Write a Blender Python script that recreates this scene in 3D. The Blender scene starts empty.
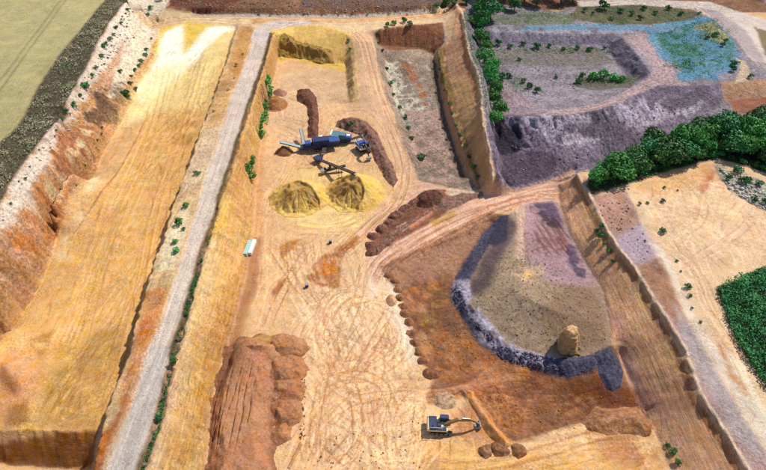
import bpy, bmesh, math, random
import numpy as np
from mathutils import Vector, Matrix
R = math.radians
random.seed(7)
rng = np.random.default_rng(7)
scene = bpy.context.scene
col = scene.collection

# ------------------------------------------------------------------ camera, sky, sun, exposure
CAM_H = 104.0; PITCH = 43.3; F = 517.0           # drone height over the quarry floor, degrees below the horizon, focal length in photo pixels
cam_d = bpy.data.cameras.new('camera'); cam = bpy.data.objects.new('camera', cam_d); col.objects.link(cam)
cam.location = (0, 0, CAM_H); cam.rotation_euler = (R(90-PITCH), 0, 0)
cam_d.sensor_fit = 'HORIZONTAL'; cam_d.sensor_width = 36; cam_d.lens = 36*F/766
cam_d.clip_start = .5; cam_d.clip_end = 20000
scene.camera = cam
SUN_EL = 53; SUN_AZ = 52                          # azimuth clockwise from +Y (away from camera)
w = bpy.data.worlds.new('World'); scene.world = w; w.use_nodes = True
nt = w.node_tree; nt.nodes.clear()
sk = nt.nodes.new('ShaderNodeTexSky'); sk.sky_type = 'NISHITA'; sk.sun_disc = False
sk.sun_elevation = R(SUN_EL); sk.sun_rotation = R(SUN_AZ)
bg = nt.nodes.new('ShaderNodeBackground'); bg.inputs[1].default_value = .115
wo = nt.nodes.new('ShaderNodeOutputWorld')
nt.links.new(sk.outputs[0], bg.inputs[0]); nt.links.new(bg.outputs[0], wo.inputs[0])
sd = bpy.data.lights.new('sun', 'SUN'); sd.energy = 4.3; sd.angle = R(1.2); sd.color = (1, .95, .87)
sun = bpy.data.objects.new('sun', sd); col.objects.link(sun)
sdir = Vector((math.sin(R(SUN_AZ))*math.cos(R(SUN_EL)), math.cos(R(SUN_AZ))*math.cos(R(SUN_EL)), math.sin(R(SUN_EL))))
sun.rotation_euler = sdir.to_track_quat('Z', 'Y').to_euler(); sun.location = (60, 60, 200)
vs = scene.view_settings; vs.view_transform = 'Standard'; vs.look = 'None'; vs.exposure = .2; vs.gamma = 1; vs.use_curve_mapping = False

# ------------------------------------------------------------------ numpy helpers
def sstep(a, b, x):
    t = np.clip((x-a)/(b-a), 0, 1); return t*t*(3-2*t)
def vnoise(x, y, seed):
    r = np.random.default_rng(seed).random((256, 256), dtype=np.float32)
    xi = np.floor(x).astype(np.int32); yi = np.floor(y).astype(np.int32)
    fx = (x-xi).astype(np.float32); fy = (y-yi).astype(np.float32)
    fx = fx*fx*(3-2*fx); fy = fy*fy*(3-2*fy)
    a = xi & 255; b = yi & 255; a1 = (xi+1) & 255; b1 = (yi+1) & 255
    v0 = r[b, a]*(1-fx)+r[b, a1]*fx; v1 = r[b1, a]*(1-fx)+r[b1, a1]*fx
    return (v0*(1-fy)+v1*fy)*2-1
def fbm(x, y, seed, oct=4, gain=.5):
    s = 0; a = 1; t = 0
    for o in range(oct):
        s = s+a*vnoise(x*2**o+o*17.3, y*2**o-o*9.1, seed+o); t += a; a *= gain
    return s/t
def inpoly(x, y, poly):
    poly = np.asarray(poly, float); inside = np.zeros(x.shape, bool)
    n = len(poly)
    for i in range(n):
        x0, y0 = poly[i][:2]; x1, y1 = poly[(i+1) % n][:2]
        if y0 == y1: continue
        c = ((y0 > y) != (y1 > y)) & (x < (x1-x0)*(y-y0)/(y1-y0)+x0)
        inside ^= c
    return inside
def polydist(x, y, poly, closed=True):
    d = np.full(x.shape, 1e9); n = len(poly)
    for i in range(n if closed else n-1):
        x0, y0 = poly[i][:2]; x1, y1 = poly[(i+1) % n][:2]
        dx, dy = x1-x0, y1-y0; L = dx*dx+dy*dy+1e-9
        t = np.clip(((x-x0)*dx+(y-y0)*dy)/L, 0, 1)
        d = np.minimum(d, np.hypot(x-x0-t*dx, y-y0-t*dy))
    return d
def blur(a, r):
    r = int(r)
    if r < 1: return a
    for ax in (0, 1):
        for _ in range(2):
            p = [(0, 0), (0, 0)]; p[ax] = (r+1, r)
            c = np.cumsum(np.pad(a, p, mode='edge'), axis=ax, dtype=np.float64)
            n = a.shape[ax]
            a = ((c[2*r+1:2*r+1+n] - c[:n]) if ax == 0 else (c[:, 2*r+1:2*r+1+n]-c[:, :n]))/(2*r+1)
    return a.astype(np.float32)

ST, CT = math.sin(R(PITCH)), math.cos(R(PITCH))
def unproj(px, py, h):                            # photo pixel seen at height h -> ground position in metres
    u = (px-383)/F; v = (235-py)/F
    t = (CAM_H-h)/(ST-v*CT)
    return u*t, t*(CT+v*ST)

# ------------------------------------------------------------------ surveyed break lines (crests, toes, road edges) -> terrain heights
G = .55; GX0, GX1, GY0, GY1 = -225., 225., 22., 312.
gnx = int((GX1-GX0)/G)+1; gny = int((GY1-GY0)/G)+1
CV = np.zeros((gny, gnx)); CM = np.zeros((gny, gnx), bool)
def put(x, y, h):
    i = np.round((y-GY0)/G).astype(int); j = np.round((x-GX0)/G).astype(int)
    ok = (i >= 0) & (i < gny) & (j >= 0) & (j < gnx)
    CV[i[ok], j[ok]] = h[ok]; CM[i[ok], j[ok]] = True
def wline(pts):
    for (a, b) in zip(pts[:-1], pts[1:]):
        L = math.hypot(b[0]-a[0], b[1]-a[1]); n = max(2, int(L/(G*.5)))
        t = np.linspace(0, 1, n)
        put(a[0]+(b[0]-a[0])*t, a[1]+(b[1]-a[1])*t, a[2]+(b[2]-a[2])*t)
def W(pts, h=None): return [(*unproj(p[0], p[1], p[2] if len(p) > 2 else h), p[2] if len(p) > 2 else h) for p in pts]
def line(pts, h=None): w_ = W(pts, h); wline(w_); return w_
def off(w_, dx, dy, h): return [(x+dx, y+dy, (h if not isinstance(h, (list, tuple)) else h[i])) for i, (x, y, _) in enumerate(w_)]
def fillw(poly, h):
    gx, gy = np.meshgrid(GX0+np.arange(gnx)*G, GY0+np.arange(gny)*G)
    m = inpoly(gx, gy, poly); CV[m] = h; CM[m] = True

# west side
line([(150,-35),(128,0),(106,29),(82,77),(54,125),(40,142),(21,168),(0,203),(-40,262),(-90,335),(-150,430),(-190,500)], 18)
line([(40,-35),(0,20),(-60,100),(-120,200)], 18.5)
line([(162,-20),(145,6),(118,40),(92,85),(65,123),(48,165),(16,216),(0,240),(-40,303),(-90,378),(-140,470)], 14.5)
line([(152,25),(138,55),(127,80),(110,105),(94,130),(78,160),(60,190),(36,232),(16,268),(0,295),(-60,380)], 8.5)
line([(158,22,9),(160,45,7),(152,60,6),(130,105,4),(119,127,3),(102,152,2),(84,182,1.5),(64,216,1),(54,242,1),(46,270,.5),(30,300,0),(15,325,0),(0,342,0),(-40,390,0),(-60,425,0)])
line([(200,55,6.5),(178,100,4),(152,160,2),(130,230,1),(100,300,0),(80,350,0),(70,415,0)])
line([(215,30,9.5),(196,75,5.5),(190,117,3.5),(180,150,1.5)])
# south step of the west pit
line([(-60,428,0),(-10,431,0),(50,432,0),(99,430,0)])
line([(-60,462,-6),(0,464,-6),(45,466,-6),(88,467,-6)])
line([(-60,530,-6),(60,530,-6)])
line([(-120,470,4),(-160,560,4)])
# ridge carrying the haul road
e1 = line([(238,26,9.8),(224,69,9),(206,117,8.5),(200,131,8.5),(186,173,8.2),(173,205,8),(163,240,8),(154,259,8),(145,294,8),(133,331,8),(130,355,8),(122,372,8),(106,414,8),(101,433,8),(94,470,8),(80,530,8)])
wline(off(e1, -2.0, 0, [8.5,5.5,3,2.5,1.4,1,.7,.3,0,0,0,0,0,0,-6,-6]))
rl = [(256,28,10),(240,75,9.3),(222,125,8.8),(205,180,8.5),(190,230,8.5),(173,283,8.5),(160,323,8.5),(149,350,8.5),(133,398,8.5),(114,451,8.5),(108,470,8.5),(92,530,8.5)]
rr = [(270,33,10),(258,75,9.3),(241,123,8.8),(225,176,8.5),(206,235,8.5),(200,251,8.5),(186,299,8.5),(177,331,8.5),(170,355,8.5),(162,385,8.5),(152,433,8.5),(138,470,8.5),(122,530,8.5)]
RL = line(rl); RR = line(rr)
wline(off(RR, .9, 0, [p[2]-.15 for p in RR])); wline(off(RR, 2.0, 0, [p[2]+.9 for p in RR])); wline(off(RR, 2.9, 0, [p[2]+.7 for p in RR]))
TT = line([(279,57,2),(271,85,1.5),(264,115,1),(259,150,.5),(256,181,0),(254,210,0),(252,235,0),(243,283,0),(226,347,0),(218,372,0),(209,419,0),(207,470,0),(200,530,0)])
mid = [((a[0]*.5+b[0]*.5), b[1]*.5+a[1]*.5, a[2]*.5+b[2]*.5+.2) for a, b in zip(RR, TT)]
# head of the central pit
line([(276,30),(290,27),(310,26),(335,29),(349,35)], 9.6)
line([(279,54),(293,56),(307,58),(322,61),(334,63),(346,64)], 2)
line([(279,70),(346,74)], 1.7)
line([(351,42,7.6),(352,60,5.4),(354,80,4.8),(357,100,2.6)])
line([(346,64,2),(347,80,2),(350,103,1.2)])
line([(359,40,8.6),(364,70,5.5),(372,100,4),(386,140,2),(396,168,1)])
line([(372,40,9),(379,70,6),(389,100,4),(403,140,2.5),(418,178,1)])
line([(130,16,11),(190,21,10.3),(250,24,10),(340,26,10),(400,20,10.3),(450,13,10.8)])
line([(185,13,11),(250,15,11),(350,17,10.6),(430,12,10.8),(448,8,11)])
line([(168,8,13.5),(250,8,13),(350,8,13),(440,5,13.5)])
line([(120,-30,17),(300,-30,15),(450,-30,15),(600,-30,16),(800,-30,17)])
# scrubby pit
line([(374,30,9.7),(400,26,9.8),(425,24,10),(443,22,10.5)])
line([(379,45,3.5),(400,47,2.5),(420,49,2.2),(434,54,2.2)])
line([(387,60,1),(396,95,-.5),(408,130,-1),(424,170,-1)])
line([(418,180,.6),(450,187,.6),(482,190,.8)]); line([(428,168,-1),(450,176,-1),(467,178,-1)])
line([(434,54,2.2),(438,80,1),(444,110,0),(454,147,-.5),(467,176,-1)])
line([(437,50,6),(443,80,5),(452,113,4.5),(462,145,3.5),(474,174,2.6),(484,188,1.5)])
line([(443,48,6.5),(448,80,5.8),(459,118,5),(469,152,4),(483,187,2)])
rc = line([(455,2,15),(462,13,15),(466,37,15),(470,56,14.5),(477,72,14),(481,93,13.5),(482,110,13),(484,128,12.5),(489,152,10.5),(493,176,8),(495,184,5)])
wline(off(rc[1:-2], -.8, 0, [p[2]-2.0 for p in rc[1:-2]])); wline(off(rc, 2.2, 0, [p[2]-.3 for p in rc])); wline(off(rc, 6, 0, [14.5,13,10,8,5.5,4.5,4,3.5,2.5,2,1.2]))
# purple quarry, north-east
line([(500,184,1),(523,188,1),(550,180,1),(575,170,1)])
line([(500,150,4.5),(515,152,3.5),(530,150,5),(560,146,6),(590,135,6.5)])
line([(498,118,8),(520,116,10.5),(545,118,12),(566,115,12),(606,109,12),(640,94,12),(659,87,12),(699,88,12),(731,83,12),(800,80,12)])
line([(566,95,10.5),(600,96,11),(640,84,11.6),(660,76,12)])
line([(500,88,8.5),(560,88,8),(600,88,8.5),(625,82,9)])
line([(485,60,9),(540,62,8.6),(590,62,8.4),(615,62,8.6)])
line([(480,44,10),(560,44,10),(600,44,10)])
line([(476,31,13.2),(560,33,13),(612,33,13),(628,45,13),(640,58,13),(650,72,12.6)])
line([(602,47,9.5),(615,60,8.8),(632,76,9),(641,82,10.5)])
line([(645,28,13),(662,58,12.4),(682,80,12),(716,78,12),(738,64,12.4),(735,42,13.4),(700,14,14),(670,22,13.5)])
line([(660,35,12.4),(690,50,12.0),(715,60,12.0)])
line([(566,8,14.5),(650,7,14.5),(700,12,14.3),(735,38,13.8),(752,60,13.2),(766,70,12.8),(800,90,12.6)])
line([(470,10,14.5),(520,14,14),(560,18,13.8)])
line([(725,100,9),(745,98,10),(766,98,10.6),(800,98,11)]); line([(766,112,12),(740,116,11.5)])
# diagonal road and the junction
line([(380,268,0),(410,252,.3),(440,237,.6),(470,222,.8),(492,211,1)])
line([(400,232,1),(440,212,1),(480,196,1),(520,196,1),(556,192,1)])
line([(530,205,1),(556,204,1)])
# right cliff
RC = line([(577,173),(584,186),(591,198),(604,225),(620,250),(635,267),(654,299),(670,323),(684,347),(700,393),(726,433),(748,470),(785,530)], 7.5)
wline(off(RC, -.75, 0, 5.9))
RT = line([(560,190,1),(561,208,1),(571,237,.8),(585,262,.6),(603,290,.4),(609,320,.2),(613,345,0)])
RT2 = line([(619,352,-2.6),(630,388,-3.2),(645,412,-3),(654,428,-1),(664,451,0),(677,480,0),(700,530,0)])
line([(590,187,7.68),(600,205,7.77),(625,240,7.85),(646,255,7.93),(668,290,7.93),(688,325,7.93),(703,350,7.93),(733,405,7.93),(764,450,7.93),(800,500,7.93)])
line([(628,180,8.52),(643,215,8.52),(664,248,8.60),(686,285,8.60),(706,320,8.60),(724,352,8.60),(749,395,8.60),(779,440,8.60)])
nr = line([(590,172,7.77),(624,158,8.02),(667,142,8.02),(700,132,8.02),(736,126,8.6),(766,120,9.6)])
wline(off(nr, 0, 6, [2,2,3,5.5,8,10]))
line([(577,173,7.51),(590,172,7.77)])
wline([(nr[0][0]-6, nr[0][1]+4, 2), (nr[0][0], nr[0][1]+6, 2.5)])
line([(690,180,8.77),(766,200,8.77),(840,240,8.77)]); line([(720,290,8.77),(766,330,8.77),(860,420,8.77)])
# central floor
for pts in ([(290,100),(345,105)], [(285,130),(330,140)], [(275,180),(400,200)], [(262,235),(330,240),(385,235)], [(255,290),(380,290)], [(240,345),(400,350)],
            [(225,420),(425,420)], [(215,500),(650,500)], [(430,450),(500,462),(560,452),(640,445)], [(300,300),(300,480)], [(360,260),(360,480)], [(410,380),(415,480)], [(310,150),(310,300)]):
    line(pts, 0)
# brown lower pit
line([(381,268),(393,278),(400,295),(407,310),(413,330),(417,347),(423,362),(434,378),(428,392)], 0)
line([(428,392,0),(450,387,-0.58),(480,379,-1.74),(498,374,-2.61)]); line([(428,404,0),(455,399,-0.70),(485,390,-1.74),(503,384,-2.61)])
line([(432,362,-1.28),(450,368,-1.86),(475,366,-2.55)])
line([(405,266,-0.70),(440,250,-0.93),(468,236,-0.93)])
line([(400,272,-0.93),(425,300,-1.86),(432,330,-1.97),(440,350,-2.09)])
line([(492,222,-0.17),(473,248,-0.72),(456,276,-1.45),(451,296,-1.74),(463,322,-1.74),(480,344,-1.74),(500,357,-1.74),(513,364,-1.74),(540,372,-1.74),(566,377,-1.74),(592,375,-1.74)])
line([(463,390),(475,405),(487,425),(506,445),(540,436),(566,427),(590,422),(609,416),(632,420),(652,430)], .3)
line([(480,390,-2.09),(492,410,-2.67),(504,430,-2.67),(540,424,-2.90),(566,417,-2.90),(610,405,-3.02),(640,408,-3.19)])
line([(520,400,-3.25),(600,395,-3.48)])
# fill pad top
line([(508,284,2.6),(524,296,4.4),(545,306,4.6),(562,312,4.0),(578,316,2.4)])
PAD = [(505,215,1),(488,250,.8),(471,278,.5),(466,295,.3),(478,316,.2),(495,336,.1),(515,349,0),(545,357,0),(575,361,0),(597,352,0),(612,345,0)]
line(PAD)
line([(520,215,1),(560,225,1),(590,280,.5)])

def relax(v, m, val, it):
    for _ in range(it):
        p = np.pad(v, 1, mode='edge')
        v = (p[:-2, 1:-1]+p[2:, 1:-1]+p[1:-1, :-2]+p[1:-1, 2:])*.25
        v[m] = val[m]
    return v
def resize(a, shape):
    yi = np.linspace(0, a.shape[0]-1, shape[0]); xi = np.linspace(0, a.shape[1]-1, shape[1])
    y0 = np.minimum(yi.astype(int), a.shape[0]-2); x0 = np.minimum(xi.astype(int), a.shape[1]-2)
    fy = (yi-y0)[:, None]; fx = (xi-x0)[None]
    return (a[y0][:, x0]*(1-fy)*(1-fx)+a[y0+1][:, x0]*fy*(1-fx)+a[y0][:, x0+1]*(1-fy)*fx+a[y0+1][:, x0+1]*fy*fx)
v = None
for k, it in ((16, 400), (8, 400), (4, 300), (2, 300), (1, 300)):
    ny_, nx_ = -(-gny//k), -(-gnx//k)
    cv = np.zeros((ny_*k, nx_*k)); cm = np.zeros((ny_*k, nx_*k))
    cv[:gny, :gnx] = CV*CM; cm[:gny, :gnx] = CM
    s = cv.reshape(ny_, k, nx_, k).sum((1, 3)); c = cm.reshape(ny_, k, nx_, k).sum((1, 3))
    m = c > 0; val = np.where(m, s/np.maximum(c, 1), 0)
    v = np.full((ny_, nx_), val[m].mean()) if v is None else resize(v, (ny_, nx_))
    v[m] = val[m]; v = relax(v, m, val, it)
H0 = v[:gny, :gnx]

# ------------------------------------------------------------------ fine raster (0.25 m) of height and soil colour
D = .25
nx = int((GX1-GX0)/D)+1; ny = int((GY1-GY0)/D)+1
X, Y = np.meshgrid((GX0+np.arange(nx)*D).astype(np.float32), (GY0+np.arange(ny)*D).astype(np.float32))
def bil(a, x, y, d):
    fi = np.clip((y-GY0)/d, 0, a.shape[0]-1.001); fj = np.clip((x-GX0)/d, 0, a.shape[1]-1.001)
    i = fi.astype(int); j = fj.astype(int); fi = fi-i; fj = fj-j
    if a.ndim == 3: fi = fi[..., None]; fj = fj[..., None]
    return (a[i, j]*(1-fi)*(1-fj)+a[i+1, j]*fi*(1-fj)+a[i, j+1]*(1-fi)*fj+a[i+1, j+1]*fi*fj)
# erosion: the lookup is shifted by noise, so crests turn ragged and faces get flutes
wk = 1-.8*sstep(48, 54, X)*(1-sstep(140, 150, Y))
wx = (fbm(X*.09, Y*.10, 11, 3)*.6+fbm(X*.3, Y*.8, 15, 3)*.45)*wk
wy = (fbm(X*.10, Y*.09, 21, 3)*.6+fbm(X*.8, Y*.3, 25, 3)*.45)*wk
H = bil(H0, X+wx, Y+wy, G).astype(np.float32)
gy_, gx_ = np.gradient(blur(H, 2), D); slope = np.hypot(gx_, gy_)
sl = sstep(.28, .7, slope)
# benches in the layered soil, only where the ground is steep
ph = H*1.55+fbm(X*.03, Y*.03, 31, 2)*2.2
H = H+sl*(.03*np.sin(2*math.pi*ph/2.0)+.03*np.sin(2*math.pi*ph/.83))
H += sl*(fbm(X*.35, Y*.35, 41, 5)*.32)+(1-sl)*(fbm(X*.06, Y*.06, 45, 4)*.22+fbm(X*.45, Y*.45, 48, 4, .65)*.14)
Tz = H
def T(x, y): return bil(Tz, np.asarray(x, float), np.asarray(y, float), D)
def at(px, py):                                   # the terrain point under a photo pixel
    px = np.atleast_1d(np.asarray(px, float)); py = np.atleast_1d(np.asarray(py, float))
    u = (px-383)/F; v_ = (235-py)/F
    dz = -(ST-v_*CT); dy = CT+v_*ST
    t = (CAM_H-24)/(-dz); t_in = t.copy(); hit = np.zeros(px.shape, bool)
    for _ in range(260):
        below = (CAM_H+dz*t) <= T(u*t, dy*t)
        hit |= below; t = np.where(hit, t, t+.4)
        if hit.all(): break
    lo = t-.4; hi = t.copy()
    for _ in range(10):
        mi = (lo+hi)/2; b = (CAM_H+dz*mi) <= T(u*mi, dy*mi)
        hi = np.where(b, mi, hi); lo = np.where(b, lo, mi)
    return np.stack([u*hi, dy*hi, CAM_H+dz*hi], -1)
def AT(pts, hh=None):                             # list of photo pixels -> world XY list
    out = np.zeros((len(pts), 2)); idx = []
    for k, p in enumerate(pts):
        if len(p) > 2: out[k] = unproj(p[0], p[1], p[2])
        elif hh is not None: out[k] = unproj(p[0], p[1], hh)
        else: idx.append(k)
    if idx: out[idx] = at([pts[k][0] for k in idx], [pts[k][1] for k in idx])[:, :2]
    return out
# ------------------------------------------------------------------ soils
def rgb(r, g, b, lit=1.3, ds=.02):                        # photo colour of the sunlit soil -> its base colour
    f = lambda c: ((c/255+.055)/1.055)**2.4 if c > 10 else c/255/12.92
    g_ = .3*r+.55*g+.15*b; r, g, b = [c+(g_-c)*ds for c in (r, g, b)]
    return np.array([min(.86, f(c)/lit) for c in (r, g, b)], np.float32)
C = np.empty((ny, nx, 3), np.float32); C[:] = rgb(228,182,135)
M = np.zeros((ny, nx, 3), np.float32)             # strata, coarse rubble, unused
CLS = np.zeros((ny, nx), np.int8)
n1 = fbm(X*.05, Y*.05, 61, 5); n2 = fbm(X*.3, Y*.3, 71, 4); n3 = fbm(X*1.3, Y*1.3, 81, 2)
pwx = fbm(X*.15, Y*.15, 91, 4, .6)*2.2; pwy = fbm(X*.15, Y*.15, 95, 4, .6)*2.2
def mask(poly, warp=1., soft=1):
    x0, y0 = poly.min(0)-5; x1, y1 = poly.max(0)+5
    j0, j1 = [int(np.clip((q-GX0)/D, 0, nx)) for q in (x0, x1)]; i0, i1 = [int(np.clip((q-GY0)/D, 0, ny)) for q in (y0, y1)]
    if j1-j0 < 3 or i1-i0 < 3: return None, None
    s = (slice(i0, i1), slice(j0, j1))
    m = inpoly(X[s]+pwx[s]*warp, Y[s]+pwy[s]*warp, poly).astype(np.float32)
    return blur(m, soft), s
def paint(pts, c, a=1., warp=.6, soft=1, patch=None, strata=None, rough=None, cls=None, steep=None, h=None, var=.0):
    poly = AT(pts, h); m, s = mask(poly, warp, soft)
    if m is None: return
    m = m*a
    if patch is not None: m = m*sstep(patch-.12, patch+.12, (n2*.6+n1*.4)[s])
    if steep is not None: m = m*(sstep(steep-.15, steep+.15, slope[s]) if steep > 0 else 1-sstep(-steep-.15, -steep+.15, slope[s]))
    mm = m[..., None]; cc = c[None, None]
    if var: cc = cc*(1+var*(n1[s]*.7+n2[s]*.9))[..., None]
    C[s] = C[s]*(1-mm)+cc*mm
    if strata is not None: M[s][..., 0] = M[s][..., 0]*(1-m)+strata*m
    if rough is not None: M[s][..., 1] = M[s][..., 1]*(1-m)+rough*m
    if cls is not None: CLS[s][m > .5] = cls
FLOOR, ROAD, WALL, FIELD, TERR, POND, TRACK = 0, 1, 2, 3, 4, 5, 6
# --- north and north-west plateau
paint([(-300,-60),(900,-60),(900,14),(446,14),(430,13),(350,16.5),(250,14.5),(185,12.5),(150,5),(-300,5)], rgb(150,105,75), cls=TERR, rough=.7, var=.5, warp=.3)
paint([(300,-20),(460,-20),(450,6),(380,11),(300,9)], rgb(125,95,85), patch=-.1, warp=1)
paint([(165,-10),(260,-10),(225,14),(190,11),(165,6)], rgb(125,70,50), var=.5)
paint([(-320,-60),(158,-60),(104,0),(83,27),(60,55),(40,85),(16,125),(0,142),(-60,240),(-200,440),(-400,440)], rgb(184,170,116), cls=FIELD, warp=.15, h=18, var=.12)
SCRUB = [(104,0),(128,0),(106,29),(82,77),(54,125),(40,142),(21,168),(0,203),(-40,262),(-90,335),(-150,430),(-260,430),(-60,240),(0,142),(16,125),(40,85),(60,55),(83,27)]
paint([(150,-40),(128,0),(106,29),(82,77),(54,125),(40,142),(21,168),(0,203),(-40,262),(-90,335),(-150,430),(-240,430),(-60,240),(0,142),(16,125),(40,85),(60,55),(83,27),(104,0),(128,-40)], rgb(105,92,68), cls=TERR, warp=.3, h=18, rough=.8, var=.5)
# --- west wall
WW = [(150,-35),(128,0),(106,29),(82,77),(54,125),(40,142),(21,168),(0,203),(-40,262),(-90,335),(-150,430),(-60,440),(0,342),(15,325),(30,300),(46,270),(54,242),(64,216),(84,182),(102,152),(119,127),(130,105),(152,60),(160,45),(158,22),(170,5)]
paint(WW, rgb(218,164,110), cls=WALL, strata=.6, rough=.75, var=.35, warp=.3)
paint([(150,-35),(128,0),(106,29),(82,77),(54,125),(40,142),(21,168),(0,203),(-40,262),(-60,290),(-30,270),(0,232),(18,214),(49,163),(68,123),(95,82),(125,42),(160,12),(170,-20)], rgb(243,224,205), warp=.5, strata=.2, rough=.6, var=.12)
paint([(128,0),(172,-5),(165,20),(150,50),(128,85),(118,100),(108,98),(118,65),(122,45)], rgb(246,228,200), warp=.6, strata=.25, var=.2)
paint([(122,40),(130,42),(108,85),(88,125),(60,165),(52,165),(82,120),(104,75)], rgb(232,190,160), warp=.8, soft=0, a=.7)
paint([(102,85),(126,84),(132,98),(112,126),(100,132),(78,126),(90,105)], rgb(112,86,70), warp=1.3, soft=0, patch=-.12, a=.9, var=.5, rough=1.)
paint([(64,125),(92,122),(88,150),(72,172),(50,178),(56,150)], rgb(190,130,90), warp=1.4, soft=0, patch=-.2, var=.5)
paint([(20,210),(50,172),(75,180),(62,215),(50,245),(20,290),(0,325),(0,235)], rgb(216,152,96), warp=1.4, soft=0, patch=-.2, var=.4)
paint([(0,240),(20,216),(40,235),(25,275),(0,300),(-30,300)], rgb(224,178,148), warp=.8, soft=3, patch=-.2, var=.3)
paint([(15,232),(32,232),(35,250),(20,256),(10,246)], rgb(215,140,70), warp=.4, soft=2)
paint([(60,170),(85,130),(100,125),(80,165),(62,200),(50,205)], rgb(240,212,165), warp=1.4, soft=0, patch=.02)
# --- west pit floor
WF = [(158,22),(160,45),(152,60),(130,105),(119,127),(102,152),(84,182),(64,216),(54,242),(46,270),(30,300),(15,325),(0,342),(-60,430),(50,432),(99,430),(106,414),(122,372),(133,331),(145,294),(154,259),(163,240),(173,205),(186,173),(206,117),(224,69),(238,28),(215,24),(185,16)]
paint(WF, rgb(234,180,108), warp=.3, var=.12, cls=FLOOR)
paint([(84,182),(102,152),(119,127),(140,105),(150,110),(122,165),(88,213),(66,245),(50,270),(46,262)], rgb(228,178,118), warp=.5, soft=2, var=.2)
for (a, b, c_, d) in ((95,180,8,7), (86,190,9,6), (78,216,9,8), (68,238,10,9), (60,255,8,8)):
    paint([(a-c_,b),(a,b-d*.6),(a+c_,b-d*.3),(a+c_*.7,b+d*.5),(a-c_*.5,b+d*.7)], rgb(246,222,170), a=.8, warp=1., soft=3, patch=-.1)
paint([(158,22),(185,16),(238,28),(226,60),(205,110),(170,110),(135,120),(130,105),(152,60),(160,45)], rgb(248,214,140), warp=.8, soft=10, var=.1)
paint([(163,18),(180,12),(204,16),(212,26),(190,60),(180,56),(182,30),(166,32),(160,56),(153,50)], rgb(250,206,92), warp=.3, soft=3, var=.12)
paint([(206,28),(240,24),(222,34),(196,60),(170,84),(142,104),(136,92),(155,62),(164,32),(182,24),(184,56)], rgb(255,246,218,1.12), warp=.5, soft=4)
paint([(150,70),(190,60),(170,90),(120,135),(118,125)], rgb(255,226,160,1.15), warp=.6, soft=9, a=.8)
paint([(172,125),(185,118),(200,95),(215,80),(200,125),(185,165),(165,205),(150,230),(150,190)], rgb(206,152,84), warp=1, soft=4, patch=.05)
paint([(60,345),(110,330),(128,345),(118,375),(100,415),(94,431),(40,430),(42,390)], rgb(214,164,92), warp=.8, soft=6, var=.3)
paint([(0,350),(20,345),(45,375),(28,410),(0,425),(-20,400)], rgb(222,160,100), warp=.8, soft=4, var=.4)
paint([(0,362),(8,366),(22,388),(14,400),(0,380)], rgb(150,100,62), warp=.6, soft=2)
paint([(8,408),(24,400),(30,420),(12,428),(2,424)], rgb(180,125,68), warp=.6, soft=2)
paint([(30,340),(60,330),(50,345),(45,360),(35,352)], rgb(196,140,76), warp=.8, soft=2, patch=-.1)
paint([(-80,430),(50,432),(99,430),(90,470),(88,467),(45,466),(0,464),(-60,462)], rgb(166,112,56), cls=WALL, strata=.9, warp=.2, var=.3)
paint([(-80,463),(88,467),(80,560),(-80,560)], rgb(216,165,100), cls=FLOOR, warp=.3, var=.3)
# --- bench beside the road
BE = [(238,26),(224,69),(206,117),(200,131),(186,173),(173,205),(163,240),(154,259),(145,294),(133,331),(130,355),(122,372),(106,414),(101,433),(94,470),(80,530),(92,530),(108,470),(114,451),(133,398),(149,350),(160,323),(173,283),(190,230),(205,180),(222,125),(240,75),(256,28),(250,23)]
paint(BE, rgb(238,196,140), warp=.25, cls=TERR, var=.3, rough=.4)
paint([(232,60),(246,62),(238,80),(225,78)], rgb(214,150,84), warp=.5, soft=2); paint([(240,26),(250,26),(254,34),(244,62),(228,66)], rgb(222,162,92), warp=.3, soft=2, var=.3)
paint([(222,70),(238,80),(222,120),(204,132)], rgb(232,180,118), warp=.5, soft=3, var=.4)
paint([(204,132),(220,125),(205,180),(182,195),(188,170)], rgb(240,205,160), warp=.4, soft=2, var=.3)
paint([(168,232),(188,200),(188,225),(172,270),(156,272)], rgb(248,226,180), warp=.4, soft=2, var=.1)
paint([(146,290),(168,285),(160,320),(148,350),(138,390),(124,420),(118,400),(128,365)], rgb(232,160,96), warp=.5, soft=2, var=.35)
paint([(140,320),(155,312),(150,335),(136,345)], rgb(228,134,66), warp=.6, soft=2)
paint([(104,430),(124,392),(130,395),(112,440),(104,470),(92,500),(92,470)], rgb(214,126,60), warp=.6, soft=2, var=.4)
# --- the haul road on the ridge
RD = [tuple(p) for p in rl]+[tuple(p) for p in rr[::-1]]
paint(RD, rgb(224,202,182), warp=.5, cls=ROAD, var=.08)
paint([(133,398,8.5),(114,451,8.5),(108,470,8.5),(92,530,8.5),(122,530,8.5),(138,470,8.5),(152,433,8.5),(163,385,8.5),(172,350,8.5),(150,350,8.5)], rgb(206,194,182), warp=.12, a=.8, soft=5)
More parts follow.
